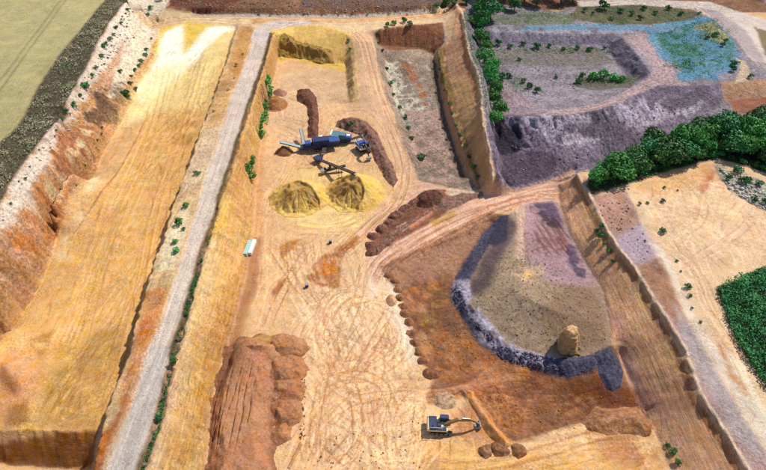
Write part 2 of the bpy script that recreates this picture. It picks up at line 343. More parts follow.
# --- yellow slope between road and central floor
YS = [tuple(p) for p in rr]+[(200,530,0),(207,470,0),(209,419,0),(218,372,0),(226,347,0),(243,283,0),(252,235,0),(254,210,0),(256,181,0),(259,150,.5),(264,115,1),(271,85,1.5),(279,57,2),(282,35,9)]
paint(YS, rgb(240,196,128), warp=.2, cls=WALL, strata=.75, rough=.25, var=.2)
paint([(p[0]-.5, p[1], p[2]) for p in rr]+[(p[0]+(7 if p[1] > 240 else 3.5), p[1], p[2]) for p in rr[::-1]], rgb(92,76,58), a=.9, warp=.4, soft=1, cls=TERR, var=.5)
paint([(205,250),(222,235),(200,330),(180,400),(165,470),(145,500),(150,470),(175,360)], rgb(250,222,168), warp=.6, soft=2, a=.8)
paint([(224,280),(243,260),(232,330),(212,400),(190,470),(180,470),(205,370)], rgb(224,170,96), warp=1.2, soft=0, a=.8, patch=-.2)
paint([(170,360),(180,350),(168,420),(150,480),(142,480)], rgb(240,196,156), warp=.6, soft=3)
paint([(262,100),(272,60),(274,40),(268,60),(256,110),(244,170),(230,210),(222,235),(230,190),(250,130)], rgb(224,150,84), warp=.6, soft=3, a=.8)
paint([(214,225),(226,190),(232,200),(216,240)], rgb(250,216,120), warp=.4, soft=3)
# --- north road
paint([(130,10),(165,10),(185,13),(250,15),(350,17),(430,12),(446,8),(455,12),(446,22),(425,24),(400,26),(374,30),(349,35),(335,29),(310,26),(276,30),(256,28),(238,25),(215,25),(190,22),(140,20)], rgb(236,200,152), warp=.3, cls=ROAD, var=.1)
paint([(250,19),(450,10),(450,14),(340,22),(250,24)], rgb(228,170,116), warp=.3, soft=1, a=.7)
paint([(190,12.5),(250,14.5),(350,16.5),(430,12),(430,13.2),(350,18.5),(250,16.5),(190,14.5)], rgb(210,195,180), warp=.2, rough=.8)
paint([(250,40,9.6),(256,28,10),(264,23.5,10),(280,21,10),(310,21.5,10),(310,25,10),(290,26.5,9.9),(276,29.5,9.8),(270,33,10),(264,46,9.7)], rgb(222,204,190), warp=.15, soft=1, cls=ROAD)
# --- central floor
CF = [(279,54),(346,64),(347,104),(358,108),(372,100),(386,140),(396,168),(418,178),(482,190),(492,211),(440,237),(381,268),(393,278),(400,295),(407,310),(417,347),(423,362),(434,378),(428,404),(463,390),(475,405),(487,425),(506,445),(566,427),(609,416),(652,430),(664,451),(700,560),(200,560),(207,470),(209,419),(218,372),(226,347),(243,283),(252,235),(254,210),(256,181),(264,115)]
paint(CF, rgb(232,184,132), warp=.2, cls=FLOOR, var=.1)
paint([(279,70),(345,74),(345,104),(318,112),(318,140),(285,150),(268,120)], rgb(224,182,138), soft=6, var=.1)
paint([(279,54),(346,64),(346,72),(320,66),(290,60),(279,62)], rgb(236,190,90), soft=2, var=.2)
paint([(270,195),(300,165),(395,175),(392,205),(360,235),(330,228),(290,228)], rgb(236,194,124), soft=8, warp=1, a=.8)
paint([(285,212),(380,205),(370,222),(330,230),(300,226)], rgb(244,208,140), soft=4, warp=1, patch=-.1)
paint([(300,250),(378,240),(400,300),(408,360),(425,400),(410,470),(330,470),(310,400),(305,340),(290,300)], rgb(236,192,144), soft=12, warp=1, var=.08)
paint([(300,300),(350,285),(380,300),(375,350),(320,350)], rgb(240,204,160), soft=9, warp=1, a=.7)
paint([(252,235),(262,235),(258,290),(240,345),(226,360),(226,347),(243,283)], rgb(182,126,82), soft=3, warp=.5)
paint([(256,181),(264,115),(268,116),(262,181),(262,236),(253,236)], rgb(222,166,108), soft=2, warp=.3)
paint([(320,258),(343,247),(356,232),(361,232),(350,250),(343,268),(333,289),(322,287),(309,279),(309,270)], rgb(200,136,82), soft=1, patch=-.25, warp=.9, rough=.4)
paint([(323,263),(338,260),(334,274),(324,276)], rgb(224,140,62), soft=1, warp=.8)
paint([(272,292),(282,280),(290,278),(280,292),(276,298)], rgb(178,116,64), soft=1, warp=.5); paint([(278,248),(288,242),(300,240),(290,252),(282,260)], rgb(196,134,70), soft=1, warp=.8, patch=-.2)

paint([(425,430),(500,452),(640,440),(660,470),(660,520),(420,520)], rgb(230,176,108), soft=8, warp=1, var=.2)
paint([(590,430),(650,432),(664,455),(640,470),(600,460)], rgb(196,138,90), soft=5, warp=1, patch=-.15)
paint([(380,240),(405,228),(400,250),(381,268),(376,300),(370,290),(372,262)], rgb(240,210,185), soft=3, warp=.7)
paint([(455,412),(480,395),(495,430),(505,447),(470,445),(450,432)], rgb(214,152,100), soft=3, warp=.8)
paint([(380,262),(400,296),(410,330),(418,360),(410,366),(400,345),(388,300)], rgb(242,214,184), soft=3, warp=.6)
# north wall of the central pit
paint([(270,30),(290,26),(310,25),(335,28),(351,35),(347,66),(322,62),(279,55)], rgb(246,202,116), warp=.2, cls=WALL, strata=.35, var=.2)
paint([(283,33),(298,42),(330,50),(334,64),(307,58),(279,54)], rgb(156,118,48), warp=.6, soft=1, var=.5, rough=.6)
paint([(347,36),(353,38),(356,60),(359,100),(350,103),(347,80),(346,64)], rgb(212,178,122), warp=.3, cls=WALL, strata=.6, var=.4)
# curved track on the right of it
paint([(352,32),(372,30),(379,70),(389,100),(403,140),(418,178),(440,188),(400,222),(362,236),(350,232),(372,215),(395,190),(394,168),(384,140),(370,112),(345,112),(345,104),(360,104),(363,70),(357,40)], rgb(228,182,140), warp=.3, cls=TRACK, var=.08)
# scrubby pit
SP = [(374,30),(400,26),(443,22),(447,40),(434,54),(438,80),(444,110),(454,147),(467,176),(484,190),(450,188),(418,179),(403,140),(389,100),(379,70),(373,42)]
paint(SP, rgb(170,146,124), warp=.3, cls=TERR, var=.4, rough=.7)
paint([(374,30),(400,26),(443,22),(443,45),(434,54),(420,49),(379,46)], rgb(152,106,78), warp=.3, cls=WALL, strata=.8, rough=.4, var=.3)
paint([(384,60),(400,62),(408,90),(425,105),(425,122),(405,125),(392,95)], rgb(224,214,188), patch=-.08, warp=1.2)
paint([(400,60),(412,66),(428,98),(434,112),(424,104)], rgb(180,120,80), warp=.5)
paint([(408,110),(440,110),(455,160),(462,182),(430,182),(412,150)], rgb(198,160,142), warp=.9, soft=1, patch=-.25, var=.2)
paint([(444,166),(456,166),(462,182),(448,182)], rgb(190,182,150), warp=.8, patch=-.1)
paint([(412,60),(432,62),(440,112),(452,150),(460,182),(425,178),(405,120)], rgb(236,222,204), warp=2.2, soft=0, patch=.12, a=.8)
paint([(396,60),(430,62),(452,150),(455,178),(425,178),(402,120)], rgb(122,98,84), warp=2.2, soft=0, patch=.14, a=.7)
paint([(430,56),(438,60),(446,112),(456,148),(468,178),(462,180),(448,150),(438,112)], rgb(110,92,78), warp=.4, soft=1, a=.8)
# ridge
paint([(436,50),(452,42),(457,5),(463,13),(466,37),(470,56),(477,72),(481,93),(482,110),(484,128),(489,152),(496,187),(484,190),(467,176),(454,147),(444,110),(438,80)], rgb(228,172,132), warp=.15, cls=WALL, strata=.35, rough=.2, var=.25)
paint([(446,80),(470,85),(480,110),(484,128),(489,152),(494,186),(484,186),(470,155),(459,120),(452,100)], rgb(214,172,120), warp=.6, soft=3, strata=.5, var=.3)
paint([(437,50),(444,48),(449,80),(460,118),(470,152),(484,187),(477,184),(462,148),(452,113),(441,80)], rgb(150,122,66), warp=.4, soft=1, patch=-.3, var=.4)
paint([(463,14),(466,37),(470,56),(477,72),(481,93),(474,92),(468,74),(463,58),(459,37)], rgb(206,146,104), warp=.4, soft=1)
# purple quarry
PU = [(497,186),(489,152),(484,128),(482,110),(481,93),(477,72),(470,56),(466,37),(463,14),(470,0),(560,12),(566,8),(650,7),(700,12),(735,38),(752,60),(900,90),(900,125),(766,122),(736,128),(700,132),(667,142),(624,158),(590,170),(577,172),(550,181),(523,190)]
paint(PU, rgb(160,146,152), warp=.2, cls=TERR, rough=.8, var=.45)
PC = [(497,186),(490,152),(486,128),(498,118),(520,114),(566,113),(606,107),(640,92),(659,85),(699,86),(731,82),(800,79),(800,98),(725,100),(700,125),(640,150),(590,172),(550,181),(523,190)]
paint(PC, rgb(146,130,146), warp=.3, cls=WALL, rough=1., var=.6, strata=.15)
paint([(500,120),(560,116),(606,110),(650,92),(700,90),(700,110),(640,130),(560,150),(520,130)], rgb(206,192,206), patch=.0, warp=1.2)
paint([(498,128),(520,130),(522,150),(500,158),(494,142)], rgb(62,54,68), soft=2, warp=.8)
paint([(500,155),(540,150),(560,160),(545,178),(520,186),(502,180)], rgb(100,84,100), soft=2, var=.4)
paint([(718,82),(766,80),(800,82),(800,98),(725,101)], rgb(196,152,120), warp=.5, soft=2, strata=.4, rough=.6, var=.3)
paint([(725,99),(800,97),(800,118),(766,116),(735,112)], rgb(168,108,82), warp=.4, soft=1, var=.3, rough=.3)
paint([(475,34),(640,36),(612,46),(600,47),(480,46)], rgb(150,136,150), warp=.4, soft=1, var=.4)
paint([(474,25),(560,26),(640,28),(640,34),(560,34),(475,33)], rgb(174,172,186), warp=.4, soft=1, patch=-.2)
paint([(520,26),(600,24),(650,26),(648,31),(560,30),(520,31)], rgb(124,160,184), warp=.8, soft=1, patch=-.35, a=.95)
paint([(476,20),(540,12),(580,18),(570,25),(480,28)], rgb(130,135,110), warp=.6, soft=1, patch=-.2)
paint([(490,84),(505,80),(530,100),(548,112),(520,116),(500,118),(490,105)], rgb(182,156,160), warp=.5, soft=2, var=.15)
paint([(560,110),(600,104),(636,86),(655,70),(640,52),(622,36),(645,34),(664,60),(684,80),(690,86),(660,86),(640,93),(606,108),(566,115),(530,116)], rgb(196,166,164), warp=.4, soft=1, cls=TRACK, var=.12)
paint([(608,46),(622,38),(640,58),(650,73),(636,82),(618,66)], rgb(116,104,118), warp=.4, soft=1, var=.4, rough=1)
paint([(485,50),(600,48),(615,64),(560,66),(490,64)], rgb(140,130,118), warp=.8, patch=-.2)
paint([(620,76),(640,74),(632,88),(600,90),(570,86),(590,78)], rgb(120,112,96), warp=.8, patch=-.2)
PB = [(645,27),(672,20),(706,14),(722,26),(738,48),(742,64),(716,80),(682,82),(676,64),(660,56),(650,40)]
paint(PB, rgb(108,158,182), warp=1.3, cls=POND, var=.3, rough=.9)
paint([(655,35),(690,26),(700,46),(690,62),(672,56)], rgb(60,130,112), warp=1.3, soft=2, patch=-.1, a=.85)
paint([(645,27),(735,20),(742,64),(716,80),(682,82),(660,56)], rgb(140,156,182), warp=1.6, soft=1, patch=.12, a=.7)
paint([(660,40),(735,30),(736,60),(700,78),(676,70)], rgb(74,132,104), warp=1.6, soft=1, patch=.06, a=.8)
paint([(692,26),(712,22),(730,38),(722,44),(704,38)], rgb(176,168,120), warp=.6, soft=1, patch=-.3)
paint([(580,6),(640,4),(700,12),(690,20),(650,25),(600,24),(566,18)], rgb(110,104,74), warp=.5, soft=1, var=.5, rough=.7)
paint([(576,1),(640,-1),(710,2),(766,20),(900,60),(900,100),(766,72),(752,62),(737,40),(712,16),(690,9),(640,5),(580,7)], rgb(222,202,186), warp=.2, cls=ROAD, var=.08)
paint([(700,8),(735,38),(752,62),(766,72),(800,100),(766,62),(745,30),(720,12)], rgb(176,156,156), warp=.2, soft=1, a=.8)
paint([(736,58),(746,62),(752,80),(734,84),(740,70)], rgb(226,196,164), warp=.2, soft=1)
paint([(754,26),(775,34),(800,60),(766,56)], rgb(140,118,86), patch=-.2, warp=.5)
paint([(760,-5),(900,-5),(900,20),(766,4)], rgb(160,150,165), warp=.3)
# diagonal road
paint([(376,290),(381,268),(410,252),(440,237),(492,211),(530,204),(562,196),(577,176),(575,170),(550,180),(523,188),(497,186),(484,190),(450,188),(418,180),(400,215),(372,240),(368,262)], rgb(222,176,146), warp=.3, cls=ROAD, var=.14)
paint([(372,240),(392,214),(400,209),(428,190),(440,189),(486,190),(470,200),(430,224),(400,240),(374,254)], rgb(150,96,72), warp=.5, var=.45, rough=.6, cls=TERR, soft=1)
paint([(407,225),(430,210),(433,214),(411,229)], rgb(222,150,112), warp=.15, soft=1)
paint([(396,228),(406,222),(408,227),(400,232)], rgb(246,236,224), warp=.2, soft=1)
paint([(430,222),(456,212),(460,216),(436,228)], rgb(196,152,88), warp=.8, soft=2, patch=-.2)
paint([(450,188),(486,189),(484,192),(452,196),(444,192)], rgb(226,196,166), warp=.4)
# brown lower pit
BP = [(381,268),(410,252),(440,237),(470,222),(492,211),(505,215),(488,250),(471,278),(466,295),(478,316),(495,336),(515,349),(545,357),(575,361),(597,352),(613,345),(620,352),(632,388),(648,412),(655,430),(632,420),(609,416),(566,427),(540,436),(506,445),(487,425),(475,405),(463,390),(428,404),(428,392),(434,378),(423,362),(417,347),(407,310),(400,295)]
paint(BP, rgb(160,112,80), warp=.3, cls=WALL, var=.3, rough=.5, strata=.1)
paint([(381,268),(440,240),(490,214),(475,245),(455,270),(440,275),(400,290)], rgb(172,124,96), warp=.5, soft=3, var=.25)
paint([(400,285),(450,280),(452,300),(440,330),(425,350),(412,325)], rgb(150,104,66), warp=.8, soft=4, var=.35)
paint([(420,345),(455,318),(475,340),(500,358),(520,372),(480,376),(440,374)], rgb(188,122,74), warp=1, soft=3, var=.35, patch=-.25)
paint([(412,330),(428,335),(432,360),(422,362)], rgb(206,142,88), warp=.6, soft=2)
for k, c_ in enumerate((rgb(206,150,104), rgb(126,82,54), rgb(214,140,78), rgb(140,88,58))):
    paint([(400,285),(450,280),(456,300),(470,328),(500,356),(560,376),(640,392),(652,428),(566,424),(506,442),(470,392),(425,372),(415,330)], c_, warp=1.8, soft=0, patch=.14, a=.7)
    n2 = np.roll(n2, 131, 0)
paint([(418,330),(438,300),(448,318),(430,350)], rgb(176,136,80), warp=1.2, soft=3, patch=.0)
paint([(428,392),(480,378),(500,372),(530,380),(510,386),(486,392),(428,406)], rgb(206,146,100), warp=.4, soft=1, cls=TRACK)
paint([(463,390),(486,388),(530,380),(600,378),(640,395),(652,428),(609,414),(540,432),(506,442),(490,425)], rgb(162,108,72), warp=.5, soft=2, var=.35)
paint([(470,392),(500,390),(530,420),(508,440)], rgb(190,126,78), warp=.9, soft=2, patch=-.1, rough=.8)
paint([(560,378),(625,385),(648,412),(600,412),(560,400)], rgb(132,76,44), warp=.9, soft=5, var=.3)
paint([(500,400),(560,392),(600,400),(560,415),(520,418)], rgb(190,128,84), warp=1.2, soft=3, patch=.05)
paint([(468,388),(475,394),(487,412),(500,430),(513,444),(504,448),(492,432),(478,412),(468,398)], rgb(226,150,84), warp=.25, soft=1)
# fill pad with the dark spill edge
EDGE = [(492,222),(473,248),(456,276),(451,296),(463,322),(480,344),(500,357),(513,364),(540,372),(566,377),(590,374),(614,362),(612,345),(597,352),(575,361),(545,357),(515,349),(495,336),(478,316),(466,295),(471,278),(488,250),(505,215)]
paint(EDGE, rgb(86,82,104), warp=.4, soft=1, cls=WALL, rough=.9, var=.3)
PD = [(505,215),(530,205),(560,202),(571,237),(585,262),(603,290),(609,320),(613,345),(597,352),(575,361),(545,357),(515,349),(495,336),(478,316),(466,295),(471,278),(488,250)]
paint(PD, rgb(176,148,120), warp=.2, soft=1, cls=FLOOR, rough=.35, var=.12)
paint([(560,280),(600,290),(612,345),(597,352),(560,352),(540,320)], rgb(146,114,88), warp=.6, soft=6, a=.8)  # soft darker zone at the cliff foot, painted in place of a cast shadow
paint([(488,250),(505,215),(520,225),(500,262),(488,290),(470,300),(466,290),(471,278)], rgb(104,84,84), warp=.5, soft=3, var=.3)
paint([(498,216),(508,214),(506,238),(494,246),(486,244)], rgb(66,62,80), warp=.5, soft=1, rough=.6)
paint([(455,280),(468,280),(480,312),(498,333),(518,347),(545,355),(575,360),(566,370),(540,369),(513,362),(500,354),(481,340),(464,318),(454,298)], rgb(204,190,206), warp=.6, soft=1, patch=-.3, rough=.9)
paint([(522,205),(556,200),(571,237),(586,264),(598,285),(575,285),(548,282),(528,262),(524,235)], rgb(190,152,156), warp=.3, soft=3, var=.15)
paint([(516,208),(526,208),(526,232),(524,262),(516,258),(517,230)], rgb(222,184,160), warp=.2, soft=1)
paint([(522,262),(540,258),(548,282),(530,285),(510,275)], rgb(206,170,140), warp=.6, soft=2, patch=-.1)
paint([(522,274),(530,270),(532,276),(524,281)], rgb(238,190,120), warp=.3)
paint([(530,204),(556,202),(565,225),(575,250),(596,284),(580,284),(566,258),(552,232),(536,214)], rgb(112,90,112), warp=.6, soft=2, patch=.02, rough=.6)
# right plateau and cliff
RP = [(577,173),(590,172),(624,158),(667,142),(700,132),(736,128),(766,122),(900,110),(950,600),(785,530),(748,470),(726,433),(700,393),(684,347),(670,323),(654,299),(635,267),(620,250),(604,225),(591,198)]
paint(RP, rgb(238,198,154), warp=.15, cls=TERR, var=.08)
paint([(577,173),(604,225),(620,250),(635,267),(654,299),(670,323),(684,347),(700,393),(726,433),(748,470),(785,530),(810,530),(766,450),(735,405),(705,350),(690,325),(672,290),(659,262),(648,240),(638,215),(628,190),(616,190),(600,196),(588,176)], rgb(196,158,148), warp=.25, soft=1, var=.2, rough=.3)
paint([(590,196),(625,188),(634,212),(640,225),(620,240),(606,225)], rgb(190,144,122), warp=.4, soft=3, var=.25)
paint([(615,240),(642,222),(660,250),(640,264),(630,262)], rgb(196,170,178), warp=.4, soft=3)
paint([(636,268),(662,256),(675,290),(690,325),(676,322),(656,296)], rgb(186,136,108), warp=.3, soft=1, var=.35, strata=.2)
paint([(672,300),(688,320),(705,350),(735,405),(766,450),(758,462),(725,420),(700,375),(686,345)], rgb(198,178,172), warp=.3, soft=2, var=.2)
paint([(574,171,7.51),(579,172,7.51),(592,197,7.51),(606,226,7.51),(618,246,7.51),(612,246,7.51),(600,226,7.51),(586,196,7.51)], rgb(206,160,124), warp=.1)
paint([(648,240),(660,248),(682,285),(702,320),(722,352),(750,395),(785,440),(800,470),(766,446),(738,405),(708,352),(692,322),(674,285),(660,262)], rgb(244,222,196), warp=.5, soft=2, var=.1)
paint([(720,345),(740,360),(766,410),(800,450),(800,480),(766,432),(738,385)], rgb(246,226,194), soft=2)
paint([(700,165),(714,163),(718,172),(706,195),(698,192),(704,178)], rgb(206,136,92), warp=.7, soft=1, patch=-.2)
paint([(640,170),(715,161),(700,190),(660,196),(640,190)], rgb(234,182,124), warp=1, soft=5, a=.8)
paint([(714,164),(738,170),(780,190),(800,215),(766,212),(738,196),(722,180)], rgb(200,190,170), warp=.5, soft=1, rough=1, var=.4, patch=-.35)
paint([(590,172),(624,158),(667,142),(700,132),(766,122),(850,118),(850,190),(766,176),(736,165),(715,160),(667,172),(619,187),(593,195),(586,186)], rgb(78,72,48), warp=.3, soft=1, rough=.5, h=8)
paint([(672,255),(690,262),(700,300),(722,340),(730,350),(715,345),(698,315),(682,285)], rgb(240,202,160), warp=.5, soft=3)
paint([(715,340),(722,345),(744,385),(762,420),(755,415),(738,392)], rgb(222,158,112), warp=.5, soft=1, patch=-.1)
paint([(716,287,8.77),(766,267,8.77),(900,230,8.77),(950,560,8.77),(770,392,8.77),(741,350,8.77),(731,331,8.77)], rgb(60,66,38), warp=.1, cls=TERR, h=8.8)
CL = [(577,173,7.51),(591,198,7.51),(604,225,7.51),(620,250,7.51),(635,267,7.51),(654,299,7.51),(670,323,7.51),(684,347,7.51),(700,393,7.51),(726,433,7.51),(748,470,7.51),(785,530,7.51),(700,530,0),(677,480,0),(664,451,0),(654,428,-1),(645,412,-3),(630,388,-6),(619,352,-2.6),(613,345,0),(609,320,0),(603,290,0),(585,262,0),(571,237,0),(561,208,0),(558,188,0)]
paint(CL, rgb(246,196,156), warp=.05, cls=WALL, strata=.8, rough=.1, var=.12, soft=1)
paint([(579,178,7.1),(593,202,6.9),(606,229,6.9),(622,254,6.9),(637,272,6.9),(656,304,6.9),(672,328,6.9),(686,352,6.9),(702,398,6.9),(728,438,6.9),(750,475,6.9),(740,490,4.6),(712,448,4.6),(688,404,4.6),(668,362,4.6),(648,322,4.6),(626,284,4.6),(608,256,4.6),(592,226,4.6),(578,196,4.6)], rgb(236,200,146), warp=.25, soft=1, a=.6, patch=-.1)
paint([(600,290,1.5),(620,340,1),(640,380,.5),(668,440,1),(690,480,1),(705,480,4),(680,420,4),(650,370,4),(625,310,4)], rgb(206,160,158), warp=.4, soft=2, a=.6, patch=-.2)

def strip(w_, x0, x1, c, a=.9):
    poly = np.array([(p[0]+x0, p[1]) for p in w_]+[(p[0]+x1, p[1]) for p in w_[::-1]]); m, s = mask(poly, .12, 0)
    m = m[..., None]*a; C[s] = C[s]*(1-m)+c*m
strip(RC, -.3, .55, rgb(232,204,178), .8); strip(RC, -1.5, -.6, rgb(176,124,90), .7)
strip(rc, -.4, .7, rgb(240,206,172))
# --- wheel marks: pairs of ruts laid along curves, slightly packed and paler or darker than the soil round them
TR = np.zeros((ny, nx), np.float32); TD = np.zeros((ny, nx), np.float32)
def spline(p, n=14):
    p = np.asarray(p, float); q = np.vstack([2*p[0]-p[1], p, 2*p[-1]-p[-2]]); out = []
    for i in range(1, len(q)-2):
        t = np.linspace(0, 1, n, endpoint=False)[:, None]
        a, b, c, d = q[i-1], q[i], q[i+1], q[i+2]
        out.append(.5*((2*b)+(-a+c)*t+(2*a-5*b+4*c-d)*t*t+(-a+3*b-3*c+d)*t**3))
    return np.vstack(out+[p[-1:]])
def rut(xy, amt, wid=.05, depth=.05):
    xy = spline(xy); seg = np.hypot(*np.diff(xy, axis=0).T); L = np.concatenate([[0], np.cumsum(seg)])
    if L[-1] < 1: return
    s_ = np.arange(0, L[-1], .12); x = np.interp(s_, L, xy[:, 0]); y = np.interp(s_, L, xy[:, 1])
    fade = np.minimum(1, np.minimum(s_, L[-1]-s_)/4+.1)*(.75+.5*vnoise(s_*.3, s_*0+amt*50, 5))
    nxn = -np.gradient(y); nyn = np.gradient(x); nn = np.hypot(nxn, nyn)+1e-9
    for o in (np.arange(-wid, wid+.01, .12) if wid > .1 else (0,)):
        i = np.round((y+nyn/nn*o-GY0)/D).astype(int); j = np.round((x+nxn/nn*o-GX0)/D).astype(int)
        ok = (i >= 0) & (i < ny) & (j >= 0) & (j < nx)
        np.maximum.at(TR if amt > 0 else TD, (i[ok], j[ok]), (abs(amt)*fade)[ok])
def wheels(pts, amt, gauge=2.1, wid=.05):
    xy = np.asarray(pts, float)
    d = np.gradient(spline(xy, 2), axis=0)[::2][:len(xy)]
    if len(d) < len(xy): d = np.vstack([d, d[-1:]])
    n = np.stack([-d[:, 1], d[:, 0]], 1); n /= np.hypot(*n.T)[:, None]+1e-9
    for s_ in (-1, 1): rut(xy+n*s_*gauge/2, amt, wid)
def bundle(pts, n, spread, amt=.22, seed=0, h=None, wid=.05):
    r = random.Random(seed); base = AT(pts, h)
    d = np.gradient(base, axis=0); nn = np.stack([-d[:, 1], d[:, 0]], 1); nn /= np.hypot(*nn.T)[:, None]+1e-9
    for k in range(n):
        o0 = r.uniform(-1, 1)*spread; o1 = r.uniform(-1, 1)*spread; t = np.linspace(0, 1, len(base))[:, None]
        jit = np.array([[r.gauss(0, .35), r.gauss(0, .35)] for _ in base])
        wheels(base+nn*(o0*(1-t)+o1*t)+jit, amt*r.uniform(.5, 1.2)*(1 if r.random() < .55 else -1), wid=wid)
bundle([(110,470),(133,410),(160,345),(180,285),(198,230),(215,172),(232,122),(249,75),(262,35)], 6, 1.6, .16, 1)
bundle([(262,32),(300,22),(360,22),(420,17),(452,10)], 8, 2.2, .3, 2); bundle([(140,16),(190,19),(240,21),(300,23)], 6, 2.2, .3, 3)
bundle([(345,30),(362,38),(370,60),(376,90),(392,130),(404,165),(396,200),(365,232),(340,255)], 10, 2.5, .3, 4)
bundle([(345,110),(370,112),(388,135),(400,165),(405,185)], 5, 1.6, .3, 5)
bundle([(575,176),(540,190),(500,203),(460,216),(420,238),(385,262),(375,285)], 12, 3.2, .4, 6); bundle([(575,184),(520,200),(470,218),(430,236),(395,258),(378,275)], 7, 1.6, .4, 7)
bundle([(520,200),(521,225),(522,250),(528,275)], 5, 1.2, .3, 8)
bundle([(420,398),(455,391),(490,380),(520,376),(560,384)], 7, 1.5, .35, 9)
bundle([(566,112),(606,103),(640,84),(665,74),(660,56),(648,40)], 7, 2.2, .3, 10)
bundle([(300,130),(290,170),(270,200),(268,240),(262,290)], 6, 3, .22, 11)
bundle([(330,255),(355,232),(385,210),(420,192),(470,192)], 8, 3.5, .3, 12)
bundle([(175,70),(160,120),(135,180),(110,240),(90,300),(70,350)], 9, 6, .22, 13); bundle([(205,60),(190,110),(172,165),(155,220),(140,290),(118,360),(95,410)], 8, 3, .22, 14)
bundle([(330,470),(330,420),(345,370),(335,320),(310,280),(300,240)], 12, 6, .26, 15); bundle([(380,470),(375,420),(390,370),(385,330),(370,290)], 10, 4, .26, 16)
bundle([(300,470),(318,430),(350,400),(400,395),(430,398)], 9, 4, .28, 17); bundle([(400,470),(395,430),(405,400),(430,390)], 9, 3.5, .28, 18)
bundle([(430,450),(480,460),(540,448),(600,440),(650,440)], 9, 3.5, .24, 19); bundle([(690,175),(725,185),(760,200),(766,230)], 8, 4, .2, 20)
bundle([(620,470),(640,450),(650,445),(600,455),(560,470)], 5, 3, .2, 21)
bundle([(655,240),(690,270),(710,310),(735,350),(766,405)], 6, 2.5, .2, 22)
bundle([(766,76),(745,58),(728,34),(700,12),(640,3),(590,4)], 5, 1.5, .22, 23)
bundle([(300,84),(320,90),(335,82)], 6, 5, .2, 24); bundle([(290,225),(330,228),(365,220)], 9, 4, .3, 25)
bundle([(60,425),(80,380),(100,345),(118,330)], 9, 5, .28, 26)
for k, (cx, cy, rx, ry) in enumerate(((350,336,34,42),(366,345,40,50),(345,320,24,28),(352,395,36,22),(330,430,26,34),(400,430,30,26))):
    a0 = k*1.1; bundle([(cx+rx*math.cos(a0+t*.62), cy+ry*math.sin(a0+t*.62)) for t in range(7)], 4, 2.2, .5, 70+k)
rr_ = random.Random(5)
def swirl(cx, cy, r0, r1, n, amt, sq=.85, h=None):
    c = at(cx, cy)[0]
    for k in range(n):
        r = rr_.uniform(r0, r1); a0 = rr_.uniform(0, 6.28); da = rr_.uniform(1., 3.6); x = c[0]+rr_.gauss(0, 1.2); y = c[1]+rr_.gauss(0, 1.2)
        a = np.linspace(a0, a0+da, 8); wheels(np.stack([x+r*np.cos(a), y+r*sq*np.sin(a)], 1), amt*rr_.uniform(.5, 1.1)*(1 if rr_.random() < .6 else -1))
swirl(350,335,3,13,12,.3); swirl(360,392,2,7,16,.26); swirl(385,450,3,12,14,.24); swirl(300,290,3,12,14,.2); swirl(715,215,3,15,22,.16); swirl(315,85,2,7,10,.2)
swirl(85,395,3,9,12,.22); swirl(300,235,2,8,10,.2); swirl(440,450,2,8,8,.2); swirl(120,150,3,10,8,.16); swirl(690,235,3,9,8,.14)
swirl(352,338,6,16,30,.3,.8); swirl(372,395,3,10,8,.34)
def wander(region, n, hd, hs, amt, L0=18, L1=60, seed=3, kap=.025):
    g = random.Random(seed); w_ = AT(region); x0, y0 = w_.min(0); x1, y1 = w_.max(0); k = 0
    while k < n:
        x, y = g.uniform(x0, x1), g.uniform(y0, y1)
        if not inpoly(np.array([x]), np.array([y]), w_)[0]: continue
        k += 1; h = R(g.gauss(hd, hs)); c_ = g.gauss(0, kap); pts = [(x, y)]; L = g.uniform(L0, L1)
        for _ in range(int(L/5)):
            c_ += g.gauss(0, kap*.4); h += c_*5; x += 5*math.cos(h); y += 5*math.sin(h)
            if not inpoly(np.array([x]), np.array([y]), w_)[0]: break
            pts.append((x, y))
        if len(pts) > 2: wheels(pts, amt*g.uniform(.5, 1.4)*(1 if g.random() < .45 else -1))
FLR = [(256,240),(300,235),(372,240),(372,290),(395,310),(410,370),(425,400),(455,395),(470,400),(490,440),(640,440),(655,480),(640,500),(310,500),(312,350),(285,330),(245,330)]
wander(FLR, 90, 86, 20, .32, 25, 80, 3, .02); wander([(300,300),(400,290),(420,400),(420,490),(300,490)], 34, 80, 60, .3, 30, 60, 14, .05); wander([(300,350),(400,330),(420,400),(450,400),(420,490),(300,490)], 34, 75, 40, .3, 12, 40, 4, .06)
wander([(268,70),(345,74),(345,104),(372,112),(396,170),(400,215),(330,235),(262,235),(266,130)], 60, 80, 40, .3, 10, 40, 5, .04)
wander([(165,40),(215,40),(200,120),(180,170),(150,240),(120,340),(95,425),(45,425),(60,330),(90,230),(130,120)], 36, 78, 8, .24, 25, 90, 6, .006)
wander([(380,265),(500,205),(575,176),(560,196),(520,205),(400,262)], 26, 38, 7, .5, 12, 40, 7, .01)
wander([(620,185),(700,165),(766,220),(766,262),(712,285),(740,380),(766,440),(700,320),(655,235)], 50, 100, 60, .22, 12, 40, 8, .04)
wander([(425,395),(500,375),(600,380),(645,405),(560,420),(505,430)], 30, 20, 25, .4, 8, 25, 9, .03)
def rills(region, n, hd, amt, L0, L1, seed, h=None, wob=.12):
    g = random.Random(seed); w_ = AT(region, h); x0, y0 = w_.min(0); x1, y1 = w_.max(0); k = 0
    while k < n:
        x, y = g.uniform(x0, x1), g.uniform(y0, y1)
        if not inpoly(np.array([x]), np.array([y]), w_)[0]: continue
        k += 1; L = g.uniform(L0, L1); a = R(hd+g.gauss(0, 7)); q = [(x, y)]
        for _ in range(3): a += g.gauss(0, wob); q.append((q[-1][0]+L/3*math.cos(a), q[-1][1]+L/3*math.sin(a)))
        rut(q, -amt*g.uniform(.4, 1.2), .05)
